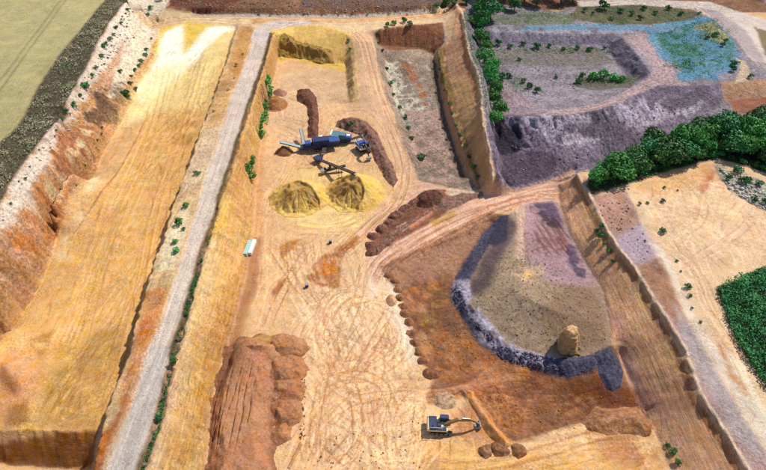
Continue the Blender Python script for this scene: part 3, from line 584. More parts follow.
rills([(172,80),(222,70),(205,125),(190,170),(165,240),(140,320),(124,400),(104,425),(118,330),(140,240),(155,160)], 190, 94, .42, 2, 11, 51)
rills([(20,330),(60,250),(110,140),(150,60),(165,60),(130,160),(80,280),(40,380)], 70, 96, .3, 2, 10, 52)
rills([(45,425),(60,350),(110,335),(120,370),(100,425)], 90, 50, .4, 2, 6, 53, None, .5)
rills([(425,350),(455,310),(500,360),(600,385),(640,400),(560,420),(505,435),(470,392)], 200, 160, .5, 1.5, 6, 54, None, .4)
rills([(400,280),(445,260),(450,300),(430,345),(412,320)], 90, -40, .4, 1.5, 6, 55, None, .4)
rut(AT([(150,104),(144,122),(133,144),(122,165),(104,190),(88,213),(72,236)]), -.7, .05); rut(AT([(149,106),(143,124),(121,167),(87,215)]), -.5, .05)
for cx, cy, r in ((536,242,.9),(541,241,1.),(536,252,1.),(541,250,1.1),(547,249,1.),(549,255,.9),(528,236,1.2),(536,210,1.8),(505,206,2.2),(515,201,1.8),(492,208,1.5),(545,222,.9),(555,240,1.4),(561,252,1.3)):
    c = at(cx, cy)[0]; a = np.linspace(0, 6.4, 12); rut(np.stack([c[0]+r*np.cos(a), c[1]+r*np.sin(a)], 1), -.8, .14)
swirl_h = np.maximum(TR, TD)
# long scratches of dark wet soil on the purple ground
for k in range(46):
    a = rr_.uniform(0, 1); p0 = (538+rr_.uniform(-6, 22), 212+rr_.uniform(0, 30)); L = rr_.uniform(8, 26)
    rut(AT([p0, (p0[0]+L*.32, p0[1]+L*.5), (p0[0]+L*.72, p0[1]+L)]), -rr_.uniform(.4, .9), .2)
flat = (1-sstep(.5, .9, slope))
C *= (1+1.3*np.clip(TR, 0, 1.1)*flat)[..., None]; C *= 1-(np.clip(TD*2.4, 0, .85)*flat)[..., None]*np.array([.5, .68, .8], np.float32)
Tz -= swirl_h*flat*.16
# crop rows and tractor lines on the field
fm = (CLS == FIELD)
p_, q_ = [unproj(a, b, 18.3) for a, b in ((-2, 88), (63, 0))]; dx, dy = q_[0]-p_[0], q_[1]-p_[1]; L_ = math.hypot(dx, dy)
dl = ((X-p_[0])*dy-(Y-p_[1])*dx)/L_
for o in (-1.15, 1.15): C[fm] *= (1-.4*np.exp(-((dl[fm]-o+n1[fm]*.4)/.42)**2))[:, None]
C[fm] *= (1+.06*np.sin(dl[fm]*4.5)+.10*fbm(X[fm]*.25, Y[fm]*.05, 131, 3))[:, None]
C *= (1+.07*n1+.08*n2+.07*n3)[..., None]
wp = AT(WF+[(50,432),(99,430)]); mk, s_w = mask(wp, .3, 3); M[s_w][..., 2] = np.maximum(M[s_w][..., 2], .14*mk)
mk, s_w = mask(AT(YS), .2, 1); M[s_w][..., 2] = np.maximum(M[s_w][..., 2], mk)
mk, s_w = mask(AT(CL), .05, 1); M[s_w][..., 2] = np.maximum(M[s_w][..., 2], mk)
mk, s_w = mask(AT(RD), .1, 1); M[s_w][..., 2] = np.maximum(M[s_w][..., 2], .5*mk)
mk, s_w = mask(AT(BE), .1, 1); M[s_w][..., 2] = np.maximum(M[s_w][..., 2], .5*mk)
rdg = 1-np.abs(fbm(X*.30+Y*.10+n2*.5, Y*.10-X*.03, 221, 5, .62))*2.6
Tz += (np.clip(M[..., 1]-.45, 0, 1)*(1-sstep(.1, .3, M[..., 2]))*(rdg*1.2*(.35+sl)+n3*.12)).astype(np.float32)
C = np.clip(C, .015, .88)
# ------------------------------------------------------------------ materials
def newmat(name, rough=.9):
    m = bpy.data.materials.new(name); m.use_nodes = True; t = m.node_tree
    b = t.nodes['Principled BSDF']; b.inputs['Roughness'].default_value = rough
    b.inputs['Specular IOR Level'].default_value = .25
    return m, t, b
def N(t, k, **kw):
    n = t.nodes.new(k)
    for a, v_ in kw.items(): setattr(n, a, v_)
    return n
def mathn(t, op, a, b=None, clamp=False):
    n = N(t, 'ShaderNodeMath', operation=op, use_clamp=clamp)
    for i, q in enumerate((a, b)):
        if q is None: continue
        if isinstance(q, (int, float)): n.inputs[i].default_value = q
        else: t.links.new(q, n.inputs[i])
    return n.outputs[0]
def noise(t, vec, scale, detail=4, rough=.55):
    n = N(t, 'ShaderNodeTexNoise'); n.inputs['Scale'].default_value = scale; n.inputs['Detail'].default_value = detail; n.inputs['Roughness'].default_value = rough
    t.links.new(vec, n.inputs['Vector']); return n.outputs['Fac']
def mrange(t, v_, a, b, c, d):
    n = N(t, 'ShaderNodeMapRange'); n.inputs[1].default_value = a; n.inputs[2].default_value = b; n.inputs[3].default_value = c; n.inputs[4].default_value = d
    t.links.new(v_, n.inputs[0]); return n.outputs[0]
def mulcol(t, c, f):
    n = N(t, 'ShaderNodeVectorMath', operation='SCALE'); t.links.new(c, n.inputs[0])
    if isinstance(f, (int, float)): n.inputs['Scale'].default_value = f
    else: t.links.new(f, n.inputs['Scale'])
    return n.outputs[0]
def soil_material():
    m, t, b = newmat('soil', .95); L = t.links
    geo = N(t, 'ShaderNodeNewGeometry'); P = geo.outputs['Position']
    ca = N(t, 'ShaderNodeAttribute', attribute_name='Col'); ma = N(t, 'ShaderNodeAttribute', attribute_name='Msk')
    sx = N(t, 'ShaderNodeSeparateXYZ'); L.new(P, sx.inputs[0]); sm = N(t, 'ShaderNodeSeparateColor'); L.new(ma.outputs['Color'], sm.inputs[0])
    strata, rub, strk = sm.outputs[0], sm.outputs[1], sm.outputs[2]
    big = noise(t, P, .35, 7, .68); fine = noise(t, P, 2.2, 6, .7); grit = noise(t, P, 5.5, 3, .6)
    pm = mrange(t, noise(t, P, .11, 4, .6), .42, .62, .25, 1.15)
    fgr = mathn(t, 'ADD', mathn(t, 'MULTIPLY', mathn(t, 'SUBTRACT', mrange(t, fine, .32, .68, .66, 1.30), 1.0), pm), 1.0)
    f = mathn(t, 'MULTIPLY', mrange(t, big, .3, .7, .90, 1.10), fgr)
    # coarse rubble: more contrast where the attribute says so
    rn = noise(t, P, 1.05, 7, .75); rf = mrange(t, rn, .36, .64, .38, 1.6)
    one = mathn(t, 'ADD', mathn(t, 'MULTIPLY', mathn(t, 'SUBTRACT', rf, 1.0), rub), 1.0)
    f = mathn(t, 'MULTIPLY', f, one)
    # clods: scattered small dark lumps
    cl = mrange(t, mathn(t, 'ADD', grit, mathn(t, 'MULTIPLY', pm, .05)), .68, .73, 1.0, .5); f = mathn(t, 'MULTIPLY', f, cl)
    # thin lines drawn out along the length of the quarry
    lx = N(t, 'ShaderNodeCombineXYZ'); L.new(mathn(t, 'ADD', sx.outputs[0], mathn(t, 'MULTIPLY', noise(t, P, .05, 3, .5), 2.0)), lx.inputs[0]); L.new(mathn(t, 'MULTIPLY', sx.outputs[1], .035), lx.inputs[1]); L.new(sx.outputs[2], lx.inputs[2])
    ln = noise(t, lx.outputs[0], 1.9, 7, .8)
    f = mathn(t, 'MULTIPLY', f, mathn(t, 'ADD', mathn(t, 'MULTIPLY', mathn(t, 'SUBTRACT', mrange(t, ln, .34, .66, .55, 1.36), 1.0), mathn(t, 'MULTIPLY', strk, mrange(t, noise(t, P, .09, 3, .5), .4, .62, .25, 1.1))), 1.0))
    vn = mathn(t, 'ABSOLUTE', mathn(t, 'SUBTRACT', noise(t, P, .42, 5, .62), .5)); vk = mathn(t, 'MULTIPLY', mrange(t, vn, 0, .016, .58, 1.0), mrange(t, mathn(t, 'ABSOLUTE', mathn(t, 'SUBTRACT', noise(t, P, 1.25, 4, .6), .5)), 0, .022, .78, 1.0))
    vm = mrange(t, noise(t, P, .13, 3, .55), .44, .56, .12, 1)
    f = mathn(t, 'MULTIPLY', f, mathn(t, 'ADD', mathn(t, 'MULTIPLY', mathn(t, 'SUBTRACT', vk, 1.0), vm), 1.0))
    # layered beds on faces
    w1 = noise(t, P, .07, 3, .5)
    zz = mathn(t, 'ADD', mathn(t, 'MULTIPLY', sx.outputs[2], 1.0), mathn(t, 'MULTIPLY', w1, 1.6))
    cx = N(t, 'ShaderNodeCombineXYZ'); L.new(mathn(t, 'MULTIPLY', sx.outputs[0], .014), cx.inputs[0]); L.new(mathn(t, 'MULTIPLY', sx.outputs[1], .014), cx.inputs[1]); L.new(zz, cx.inputs[2])
    beds = noise(t, cx.outputs[0], 1.7, 6, .8)
    ramp = N(t, 'ShaderNodeValToRGB'); L.new(beds, ramp.inputs[0]); e = ramp.color_ramp.elements
    e[0].position = .30; e[0].color = (.62, .46, .38, 1); e[1].position = .70; e[1].color = (1.4, 1.3, 1.1, 1)
    for p_, c_ in ((.40, (.82, .68, .60)), (.46, (1.1, .92, .62)), (.52, (.84, .72, .72)), (.58, (1.22, 1.0, .74)), (.64, (.94, .80, .66))):
        q = e.new(p_); q.color = (*c_, 1)
    vx = N(t, 'ShaderNodeCombineXYZ'); L.new(sx.outputs[0], vx.inputs[0]); L.new(sx.outputs[1], vx.inputs[1]); L.new(mathn(t, 'MULTIPLY', sx.outputs[2], .16), vx.inputs[2])
    streak = mrange(t, noise(t, vx.outputs[0], 1.1, 6, .7), .32, .68, .92, 1.07)
    bc = mulcol(t, ramp.outputs[0], streak)
    mx = N(t, 'ShaderNodeMix', data_type='RGBA'); L.new(strata, mx.inputs[0]); mx.inputs[6].default_value = (1, 1, 1, 1); L.new(bc, mx.inputs[7])
    mm = N(t, 'ShaderNodeMix', data_type='RGBA', blend_type='MULTIPLY'); mm.inputs[0].default_value = 1; L.new(ca.outputs['Color'], mm.inputs[6]); L.new(mx.outputs[2], mm.inputs[7])
    # slight hue drift
    hs = N(t, 'ShaderNodeHueSaturation'); L.new(mm.outputs[2], hs.inputs['Color']); L.new(mrange(t, noise(t, P, .16, 5, .6), .3, .7, .492, .508), hs.inputs['Hue']); L.new(mrange(t, noise(t, P, .5, 5, .6), .3, .7, .88, 1.12), hs.inputs['Saturation'])
    L.new(mulcol(t, hs.outputs[0], f), b.inputs['Base Color'])
    bh = mathn(t, 'ADD', mathn(t, 'MULTIPLY', fine, .22), mathn(t, 'MULTIPLY', rn, mathn(t, 'ADD', mathn(t, 'MULTIPLY', rub, .9), .18)))
    bh = mathn(t, 'ADD', bh, mathn(t, 'MULTIPLY', ln, mathn(t, 'MULTIPLY', strk, .5)))
    bh = mathn(t, 'ADD', bh, mathn(t, 'MULTIPLY', mathn(t, 'ADD', beds, streak), mathn(t, 'MULTIPLY', strata, .3)))
    bu = N(t, 'ShaderNodeBump'); bu.inputs['Strength'].default_value = .85; bu.inputs['Distance'].default_value = 1.15; L.new(bh, bu.inputs['Height']); L.new(bu.outputs[0], b.inputs['Normal'])
    return m
SOIL = soil_material()

# ------------------------------------------------------------------ the ground sheet, cut into its named surfaces along shared vertices
def axis(lo, hi, core, near, grow, top, ext):
    a = [0.]; s = near
    while a[-1] < core[1]: a.append(a[-1]+near)
    while a[-1] < hi: s = min(top, s*grow); a.append(a[-1]+s)
    return a
xs = axis(0, 224, (0, 72), .26, 1.006, .75, 0); xs = [-q for q in xs[:0:-1]]+xs
ys = [23.]
while ys[-1] < 311: ys.append(ys[-1]+(.22+max(0, ys[-1]-45)*.0024 if ys[-1] > 38 else .5))
s = 1.5
while xs[-1] < 4500: s *= 1.35; xs.append(xs[-1]+s); xs.insert(0, xs[0]-s)
s = 1.5
while ys[-1] < 7000: s *= 1.35; ys.append(ys[-1]+s)
s = 1.5
while ys[0] > -2500: s *= 1.35; ys.insert(0, ys[0]-s)
xs = np.array(xs); ys = np.array(ys); VX, VY = np.meshgrid(xs, ys)
cxx = np.clip(VX, GX0+.3, GX1-.3); cyy = np.clip(VY, GY0+.3, GY1-.3)
VZ = T(cxx, cyy); VC = bil(C, cxx, cyy, D); VM = bil(M, cxx, cyy, D)
dist = np.hypot(VX-cxx, VY-cyy)
VZ = VZ*(1-sstep(0, 120, dist))+(16+fbm(VX*.004, VY*.004, 201, 4)*10)*sstep(0, 120, dist)
far = sstep(10, 90, dist)[..., None]; patchy = fbm(VX*.01, VY*.01, 211, 3)[..., None]
VC = VC*(1-far)+np.where(patchy > .05, rgb(150,140,84), np.where(patchy > -.15, rgb(110,120,60), rgb(185,165,110)))*far
nxx, nyy = len(xs), len(ys)
gz_y, gz_x = np.gradient(VZ, ys, xs)
nrm = np.stack([-gz_x, -gz_y, np.ones_like(VZ)], -1); nrm /= np.linalg.norm(nrm, axis=-1, keepdims=True)
ic = np.clip(np.round((cyy-GY0)/D).astype(int), 0, ny-1); jc = np.clip(np.round((cxx-GX0)/D).astype(int), 0, nx-1)
VCLS = CLS[ic, jc]; VCLS = np.where(dist > 10, TERR, VCLS)
co = np.stack([VX, VY, VZ], -1).reshape(-1, 3)
ids = np.arange(nxx*nyy).reshape(nyy, nxx)
quads = np.stack([ids[:-1, :-1], ids[:-1, 1:], ids[1:, 1:], ids[1:, :-1]], -1).reshape(-1, 4)
fc = VCLS[:-1, :-1].reshape(-1)
def mesh_np(name, verts, faces, cols=None, msk=None, mat=None, normals=None, smooth=True):
    me = bpy.data.meshes.new(name); nf = len(faces); k = faces.shape[1]
    me.vertices.add(len(verts)); me.vertices.foreach_set('co', np.ascontiguousarray(verts, np.float32).ravel())
    me.loops.add(nf*k); me.loops.foreach_set('vertex_index', np.ascontiguousarray(faces, np.int32).ravel())
    me.polygons.add(nf); me.polygons.foreach_set('loop_start', np.arange(0, nf*k, k, dtype=np.int32)); me.polygons.foreach_set('loop_total', np.full(nf, k, np.int32))
    if smooth: me.polygons.foreach_set('use_smooth', np.ones(nf, bool))
    me.update(calc_edges=True)
    for nm, a in (('Col', cols), ('Msk', msk)):
        if a is not None:
            at_ = me.color_attributes.new(nm, 'FLOAT_COLOR', 'POINT'); at_.data.foreach_set('color', np.concatenate([a, np.ones((len(a), 1))], 1).astype(np.float32).ravel())
    if normals is not None: me.normals_split_custom_set_from_vertices(normals.astype(np.float32))
    if mat: me.materials.append(mat)
    o = bpy.data.objects.new(name, me); col.objects.link(o); return o
def tag(o, label=None, cat=None, group=None, kind=None):
    for k, v_ in (('label', label), ('category', cat), ('group', group), ('kind', kind)):
        if v_: o[k] = v_
    return o
for cl, nm, lb in ((FLOOR, 'quarry_floor', 'sandy floor of the quarry pits'), (ROAD, 'haul_road', 'pale dirt haul roads'), (WALL, 'quarry_slope', 'layered cut slopes of the quarry'),
                   (FIELD, 'field', 'olive grain field with tractor lines'), (TERR, 'ground', 'rough ground and terraces round the pits'), (POND, 'wet_ground', 'blue grey wet silt ground'), (TRACK, 'dirt_track', 'curving dirt tracks between the pits')):
    q = quads[fc == cl]
    if not len(q): continue
    u_, inv = np.unique(q, return_inverse=True)
    o = mesh_np(nm, co[u_], inv.reshape(q.shape), VC.reshape(-1, 3)[u_], VM.reshape(-1, 3)[u_], SOIL, nrm.reshape(-1, 3)[u_])
    o['kind'] = 'structure'

# ------------------------------------------------------------------ loose heaps, each a body of its own lying on the ground
def heap(name, label, cat, poly, top, slope_, c, group=None, c2=None, warp=.4, rough=.4, strata=0., shape=None, step=.2, seed=0, bump=.12, colour=None, base=None):
    poly = np.asarray(poly, float)[:, :2]; x0, y0 = poly.min(0)-1; x1, y1 = poly.max(0)+1
    x, y = np.meshgrid(np.arange(x0, x1, step), np.arange(y0, y1, step))
    sx_ = x+fbm(x*.4+seed, y*.4, 300+seed, 3)*warp; sy_ = y+fbm(x*.4, y*.4+seed, 310+seed, 3)*warp
    d = polydist(sx_, sy_, poly); ins = inpoly(sx_, sy_, poly); d = np.where(ins, d, -d)
    k = .35; hgt = np.where(d > 0, np.minimum(top, slope_*d), d*1.5)
    hgt = np.where(d > 0, hgt-np.clip(k*.5-np.abs(top-slope_*d)*.5, 0, 1)*.5*k*(top > .6), hgt)
    if shape is not None: hgt = np.where(d > 0, shape(x, y, hgt, d), hgt)
    hgt = hgt+np.where(d > .3, fbm(x*.9, y*.9, 320+seed, 4)*bump*min(3, top)+fbm(x*.25, y*.25, 330+seed, 2)*bump*top*.6, 0)
    hgt = np.where(d > 0, np.maximum(hgt, .02), hgt)
    z = (T(x, y) if base is None else np.where(T(x, y) > base, T(x, y), base))+np.maximum(hgt, -.3)
    keep = (d > -step*1.5); idm = np.arange(x.size).reshape(x.shape)
    q = np.stack([idm[:-1, :-1], idm[:-1, 1:], idm[1:, 1:], idm[1:, :-1]], -1); kf = keep[:-1, :-1] & keep[:-1, 1:] & keep[1:, 1:] & keep[1:, :-1]
    q = q[kf]; u_, inv = np.unique(q, return_inverse=True)
    v_ = np.stack([x, y, z], -1).reshape(-1, 3)[u_]
    cc = np.broadcast_to(c, x.shape+(3,)).copy()
    if colour is not None: cc = colour(x, y, hgt, d, cc)
    cc *= (1+.16*fbm(x*.5, y*.5, 340+seed, 4)+.1*fbm(x*2, y*2, 350+seed, 2))[..., None]
    o_ = v_[:, :2].mean(0); z_ = T(o_[0], o_[1])
    org = np.array([o_[0], o_[1], float(z_)])
    ob = mesh_np(name, v_-org, inv.reshape(q.shape), np.clip(cc, .01, .88).reshape(-1, 3)[u_], np.tile([strata, rough, 0], (len(u_), 1)), SOIL)
    ob.location = org; return tag(ob, label, cat, group)
def circ(px, py, r, ex=1., ang=0, n=20):
    c = at(px, py)[0]; a = np.linspace(0, 2*math.pi, n, endpoint=False); X_ = r*np.cos(a)*ex; Y_ = r*np.sin(a)
    return np.stack([c[0]+X_*math.cos(ang)-Y_*math.sin(ang), c[1]+X_*math.sin(ang)+Y_*math.cos(ang)], 1)
# two yellow sand cones with scooped-out faces
def scoop(bx, by, br, cx0, cy0, cut=1.5):
    def q_(x, y): return np.hypot((x-bx)*1.1, y-by)-br+fbm(x*.45, y*.45, 400, 3)*1.0
    def f(x, y, h, d):
        q = q_(x, y); ribs = np.abs(fbm(np.arctan2(y-cy0-1, x-cx0)*2.2, np.hypot(x-cx0, y-cy0)*.12, 410, 2))
        h2 = h-cut*(1-sstep(-1.0, .2, q))-.6*(1-sstep(0, .2, ribs))*(1-sstep(-2, 0, q)); b2 = np.hypot(x-bx-.3, y-by)-br*.5+fbm(x*.5, y*.5, 420, 3)*.8
        return np.maximum(.15, h2-.7*(1-sstep(-.6, .2, b2))*(h2 > 1))
    def cf(x, y, h, d, cc):
        q = q_(x, y); m = (1-sstep(-.3, .4, q))*sstep(.2, .9, h+fbm(x*.3, y*.9, 402, 3)*.6)
        b2 = np.hypot((x-bx-.2)*1.1, y-by+1)-br*.42+fbm(x*.5, y*.5, 421, 3)*1.2
        dk = rgb(196,152,82)*(1+.4*fbm(x*.35, y*.35, 405, 3))[..., None]; m = m*(1-.65*(1-sstep(-.3, .6, b2))*(fbm(x*.4, y*.4, 430, 2) > -.1))
        return cc*(1-m[..., None])+dk*m[..., None]
    return f, cf
YEL = rgb(242,198,106)
c = at(300, 203)[0]; sf, cf = scoop(c[0]+.2, c[1]-2.6, 6.9, c[0], c[1], 1.0)
heap('sand_heap', 'round yellow sand heap scooped out on its near side, left of the pair', 'sand heap', circ(299.5, 198, 9.3, 1.03), 5.4, .78, YEL, warp=.7, rough=.15, shape=sf, colour=cf, seed=1, group='yellow sand heaps below the screening plant')
c = at(352, 198)[0]; sf, cf = scoop(c[0]-2.4, c[1]-1.8, 7.0, c[0], c[1], 1.1)
heap('sand_heap', 'taller yellow sand heap under the black conveyor, smooth pale right flank and dug front', 'sand heap', circ(354, 193.5, 9.7, 1.02), 6.0, .8, YEL, warp=.6, rough=.15, shape=sf, colour=cf, seed=2, group='yellow sand heaps below the screening plant')
heap('sand_heap', 'dark olive yellow sand heap leaning on the head wall of the central pit', 'sand heap', AT([(279,57),(280,44),(284,33),(292,37),(300,42),(316,46),(331,50),(335,64),(320,64),(306,60)]), 4.2, .8, rgb(178,140,70), seed=9, warp=.8, rough=.5, bump=.22)
BR = rgb(168,112,76)
heap('spoil_heap', 'small round brown heap at the mouth of the left blue conveyor', 'spoil heap', circ(284, 152, 3.2), 2.2, .8, rgb(150,104,70), seed=3)
heap('spoil_heap', 'brown heap beside the green bushes at the foot of the yellow slope', 'spoil heap', circ(276, 105, 4.8, 1.1, 1.4), 3.0, .8, rgb(186,126,78), seed=4, rough=.5)
heap('spoil_heap', 'small pinkish heap joined to the upper end of the brown heap by the bushes', 'spoil heap', circ(280, 93, 3.0), 1.7, .8, rgb(196,140,116), seed=5, rough=.5)
heap('spoil_heap', 'long hooked dark brown heap running down to the blue screening plant', 'spoil heap', AT([(297,90),(310,90),(317,98),(319,118),(318,138),(308,138),(308,118),(306,106),(297,101)]), 2.0, .9, rgb(134,88,68), seed=6, rough=.8, bump=.25)
heap('spoil_heap', 'curved mauve brown heap wrapped by the track right of the white digger', 'spoil heap', AT([(335,127),(337,121),(352,118),(366,121),(378,134),(386,152),(394,168),(398,180),(393,188),(383,176),(374,160),(368,146),(358,134),(346,131)]), 1.9, .7, rgb(160,116,98), seed=7, rough=.9, bump=.3)
# big brown heap, south-west corner, with five tipped loads along its right side
RB = rgb(196,136,96)
def gully(x, y, h, d):
    g = np.abs(fbm((x+34)*(1.35-.012*(y-40)), y*.05, 500, 2)); zone = sstep(43, 50, y)*(1-sstep(62.5, 65.5, y))*(1-sstep(-27.5, -26, x))
    hol = np.exp(-(((x+36.3)/2.6)**2+((y-66.5)/4.6)**2))
    return np.maximum(h-zone*(1-sstep(0, .16, g+.08*np.abs(fbm(x*.8, y*.8, 505, 2))))*.75-hol*2.0, .15)
def gcol(x, y, h, d, cc):
    hol = np.exp(-(((x+36)/3.2)**2+((y-66.)/5.5)**2)); m = np.clip(hol*1.1, 0, .8)[..., None]
    cc = cc*(1-m)+rgb(128,84,58)*m
    l = (1-sstep(.5, 1.6, d))[..., None]*.6; cc = cc*(1-l)+rgb(138,86,56)*l
    k = np.exp(-(((x+28.6)/2.6)**2+((y-72.3)/1.5)**2))[..., None]*.8
    return cc*(1-k)+rgb(186,144,52)*k
heap('spoil_heap', 'large flat topped orange brown heap with gullied sides in the near corner', 'spoil heap', AT([(205,540),(206,470),(208,420),(217,372),(226,348),(244,336),(270,334),(284,342),(276,360),(277,400),(273,430),(276,470),(284,540)]), 3.4, .95, RB, warp=.9, rough=.2, shape=gully, colour=gcol, seed=8, bump=.06)
for k, (a, b, r, ex, lb) in enumerate(((284,347,3.9,1.5,'topmost and widest of the five loads tipped beside the big brown heap'), (287,369,4.2,1.2,'second load from the top tipped beside the big brown heap'), (287,391,3.5,1.25,'middle one of the five loads tipped beside the big brown heap'),
                                    (287,412,3.6,1.,'fourth load from the top tipped beside the big brown heap'), (280,433,3.0,.9,'lowest and smallest of the five loads tipped beside the big brown heap'))):
    heap('tipped_load', lb, 'spoil heap', circ(a, b, r, ex), 2.3-.15*k, .85, rgb(196,134,90), group='loads tipped beside the big brown heap', seed=20+k, warp=1.1, rough=.3, bump=.16)
heap('spoil_heap', 'rounded pale brown cap with a yellow patch, far end of big brown heap', 'spoil heap', AT([(228,348),(240,338),(262,334),(280,338),(286,346),(280,358),(264,366),(248,366),(236,360)], 2), 4.6, 1.0, rgb(196,140,98), seed=31, warp=.8, rough=.2, bump=.08, colour=lambda x, y, h, d, cc: cc*(1-np.exp(-(((x+28.3)/2.4)**2+((y-73.)/1.6)**2))[..., None]*.8)+rgb(190,146,52)*np.exp(-(((x+28.3)/2.4)**2+((y-73.)/1.6)**2))[..., None]*.8)
heap('spoil_heap', 'thin ridge of loose sand trailing below the tipped loads', 'spoil heap', AT([(300,441),(303,444),(294,462),(290,470),(287,468)]), .7, .8, rgb(224,160,108), seed=30, warp=.2)
# round loads along the junction berm, and the row on the lip of the brown pit
ordn = ['first', 'second', 'third', 'fourth', 'fifth', 'sixth', 'seventh', 'eighth', 'ninth', 'tenth', 'eleventh', 'twelfth', 'thirteenth', 'fourteenth', 'fifteenth', 'sixteenth', 'seventeenth', 'eighteenth', 'nineteenth', 'twentieth']
B1 = [(415,203,2.1),(405,209,2.1),(396,216,2.2),(389,223,2.0),(381,229,1.8),(373,236,1.9),(371,245,1.8),(372,252,1.7)]
for k, (a, b, r) in enumerate(B1):
    heap('tipped_load', f'{ordn[k]} from the right of the dark loads tipped above the diagonal road', 'spoil heap', circ(a, b, r*.92, 1.25, .5), 1.25, .9, rgb(150,102,84), group='dark loads tipped above the diagonal road', seed=40+k, rough=.8, warp=.8, bump=.3)
heap('spoil_heap', 'largest dark brown heap at the right end of the tipped row', 'spoil heap', circ(429, 199, 4.0, 1.3, .6), 2.4, .9, rgb(128,82,66), seed=50, rough=.9, bump=.3)
heap('spoil_heap', 'long rough brown bank between the tipped row and the orange strip', 'spoil heap', AT([(372,250),(384,236),(404,224),(428,211),(432,204),(438,207),(428,214),(404,229),(390,244),(376,256)]), 1.4, .8, rgb(168,120,98), seed=51, rough=.9, bump=.3)
heap('spoil_heap', 'dark banked edge running from the large dark heap to the cliff foot', 'spoil heap', AT([(438,199),(462,193),(482,191),(484,195),(468,202),(450,209),(438,212)]), .9, .7, rgb(164,124,106), seed=52, rough=.9)
B2 = [(389,275,1.2),(395,281,1.25),(398,289,1.3),(400,297,1.25),(404,305,1.3),(406,314,1.25),(409,323,1.25),(412,333,1.3),(414,343,1.3),(418,352,1.2),(422,361,1.2)]
for k, (a, b, r) in enumerate(B2):
    heap('tipped_load', f'{ordn[k]} from the top of the small loads lining the brown pit', 'spoil heap', circ(a, b, r*1.0, 1.1, k), .8, .9, rgb(172,118,82), group='small loads lining the lip of the brown pit', seed=60+k, rough=.7, warp=.8, bump=.35)
heap('spoil_heap', 'flat tan heap beside the row of small loads, on the pale floor', 'spoil heap', circ(391, 300, 2.0, .7), .8, .8, rgb(226,166,120), seed=75)
heap('spoil_heap', 'low grey rubble heap above the near excavator', 'spoil heap', circ(445, 401, 2.2, 1.3), .6, .6, rgb(214,172,132), seed=76, rough=.9)
heap('spoil_heap', 'small dark heap right below the lip row', 'spoil heap', circ(432, 374, 1.6, 1.3), .9, .8, rgb(150,100,70), seed=77, rough=.8)
for k, (a, b, r, lb) in enumerate(((485,452,1.75,'leftmost of three round brown heaps below the bank, near the excavator'), (500,450,1.85,'middle one of three round brown heaps below the bank'), (519,450,1.7,'rightmost of three round brown heaps, set apart from the other two'))):
    heap('tipped_load', lb, 'spoil heap', circ(a, b, r*.95), .85, .8, rgb(176,122,82), group='three round heaps below the bank', seed=80+k, rough=.9, warp=.9, step=.14, bump=.4)
heap('soil_bank', 'smooth orange soil bank curving round the tip of the near excavator bucket', 'soil bank', AT([(467,389),(474,391),(478,404),(489,418),(499,430),(512,444),(506,449),(492,440),(482,428),(476,414),(468,402)]), 1.5, 1.0, rgb(230,160,96), seed=84, warp=.35, rough=.15)
heap('spoil_heap', 'rough brown heap in the bottom right corner against the cliff foot', 'spoil heap', AT([(596,408),(640,408),(652,424),(646,438),(628,434),(604,436),(586,430),(580,418)]), 1.3, .6, rgb(196,136,92), seed=85, rough=.7, bump=.3, warp=1.)
heap('spoil_heap', 'dark blue grey tongue of spoil between the fill pad and the right cliff', 'spoil heap', AT([(594,356),(600,352),(612,350),(618,356),(623,372),(620,388),(612,392),(603,386),(598,372)]), 1.1, .6, rgb(92,90,112), seed=86, rough=1., bump=.35, warp=.8)
heap('spoil_heap', 'dark blue grey lobe of spoil on the fill pad edge below the pillar', 'spoil heap', AT([(552,360),(574,357),(592,356),(596,362),(588,372),(570,376),(556,370)]), 1.0, .6, rgb(96,92,114), seed=87, rough=1., bump=.35, warp=.8)
# remains of the bank in the pit: a standing pillar
def pillar():
    c = at(566.5, 346)[0]; bz = float(T(c[0], c[1]))-.4; n = 44; zs = np.linspace(0, 1, 26); v_ = []; cc = []
    for i, zt in enumerate(zs):
        hgt = zt*7.2
        for k in range(n):
            a = k/n*2*math.pi; r = 1.85+.12*math.sin(hgt*1.9+.5)+.5*float(fbm(np.array([math.cos(a)*.9+9]), np.array([math.sin(a)*.9+hgt*.12]), 611, 2)[0])+(.35 if hgt < 2.2 else 0)*(1-hgt/2.2)-.75*sstep(5.6, 7.3, hgt)-.04*hgt+.45*float(fbm(np.array([math.cos(a)*2+5]), np.array([math.sin(a)*2+hgt*.35]), 600, 3)[0])+(.14 if (hgt % 1.1) < .35 else 0)
            v_.append((r*math.cos(a), r*math.sin(a)*1.05, hgt)); t_ = sstep(5.4, 6.4, hgt)
            cc.append(rgb(214,180,130)*(1-t_)+rgb(248,206,150)*t_)
    v_.append((.1, 0, 7.5)); cc.append(rgb(236,186,128)); f = []
    for i in range(25):
        for k in range(n): f.append((i*n+k, i*n+(k+1) % n, (i+1)*n+(k+1) % n, (i+1)*n+k))
    for k in range(0, n): f.append((25*n+k, 25*n+(k+1) % n, len(v_)-1, len(v_)-1))
    me = bpy.data.meshes.new('rock_pillar'); me.from_pydata(v_, [], [tuple(dict.fromkeys(q)) for q in f])
    for nm, a in (('Col', cc), ('Msk', [(.35, .5, 0)]*len(cc))):
        at_ = me.color_attributes.new(nm, 'FLOAT_COLOR', 'POINT'); at_.data.foreach_set('color', np.concatenate([np.array(a), np.ones((len(a), 1))], 1).astype(np.float32).ravel())
    me.materials.append(SOIL); o = bpy.data.objects.new('rock_pillar', me); col.objects.link(o); o.location = (c[0], c[1], bz); tag(o, 'lone round pillar of banded tan earth standing in the grey fill pad', 'pillar')
pillar()

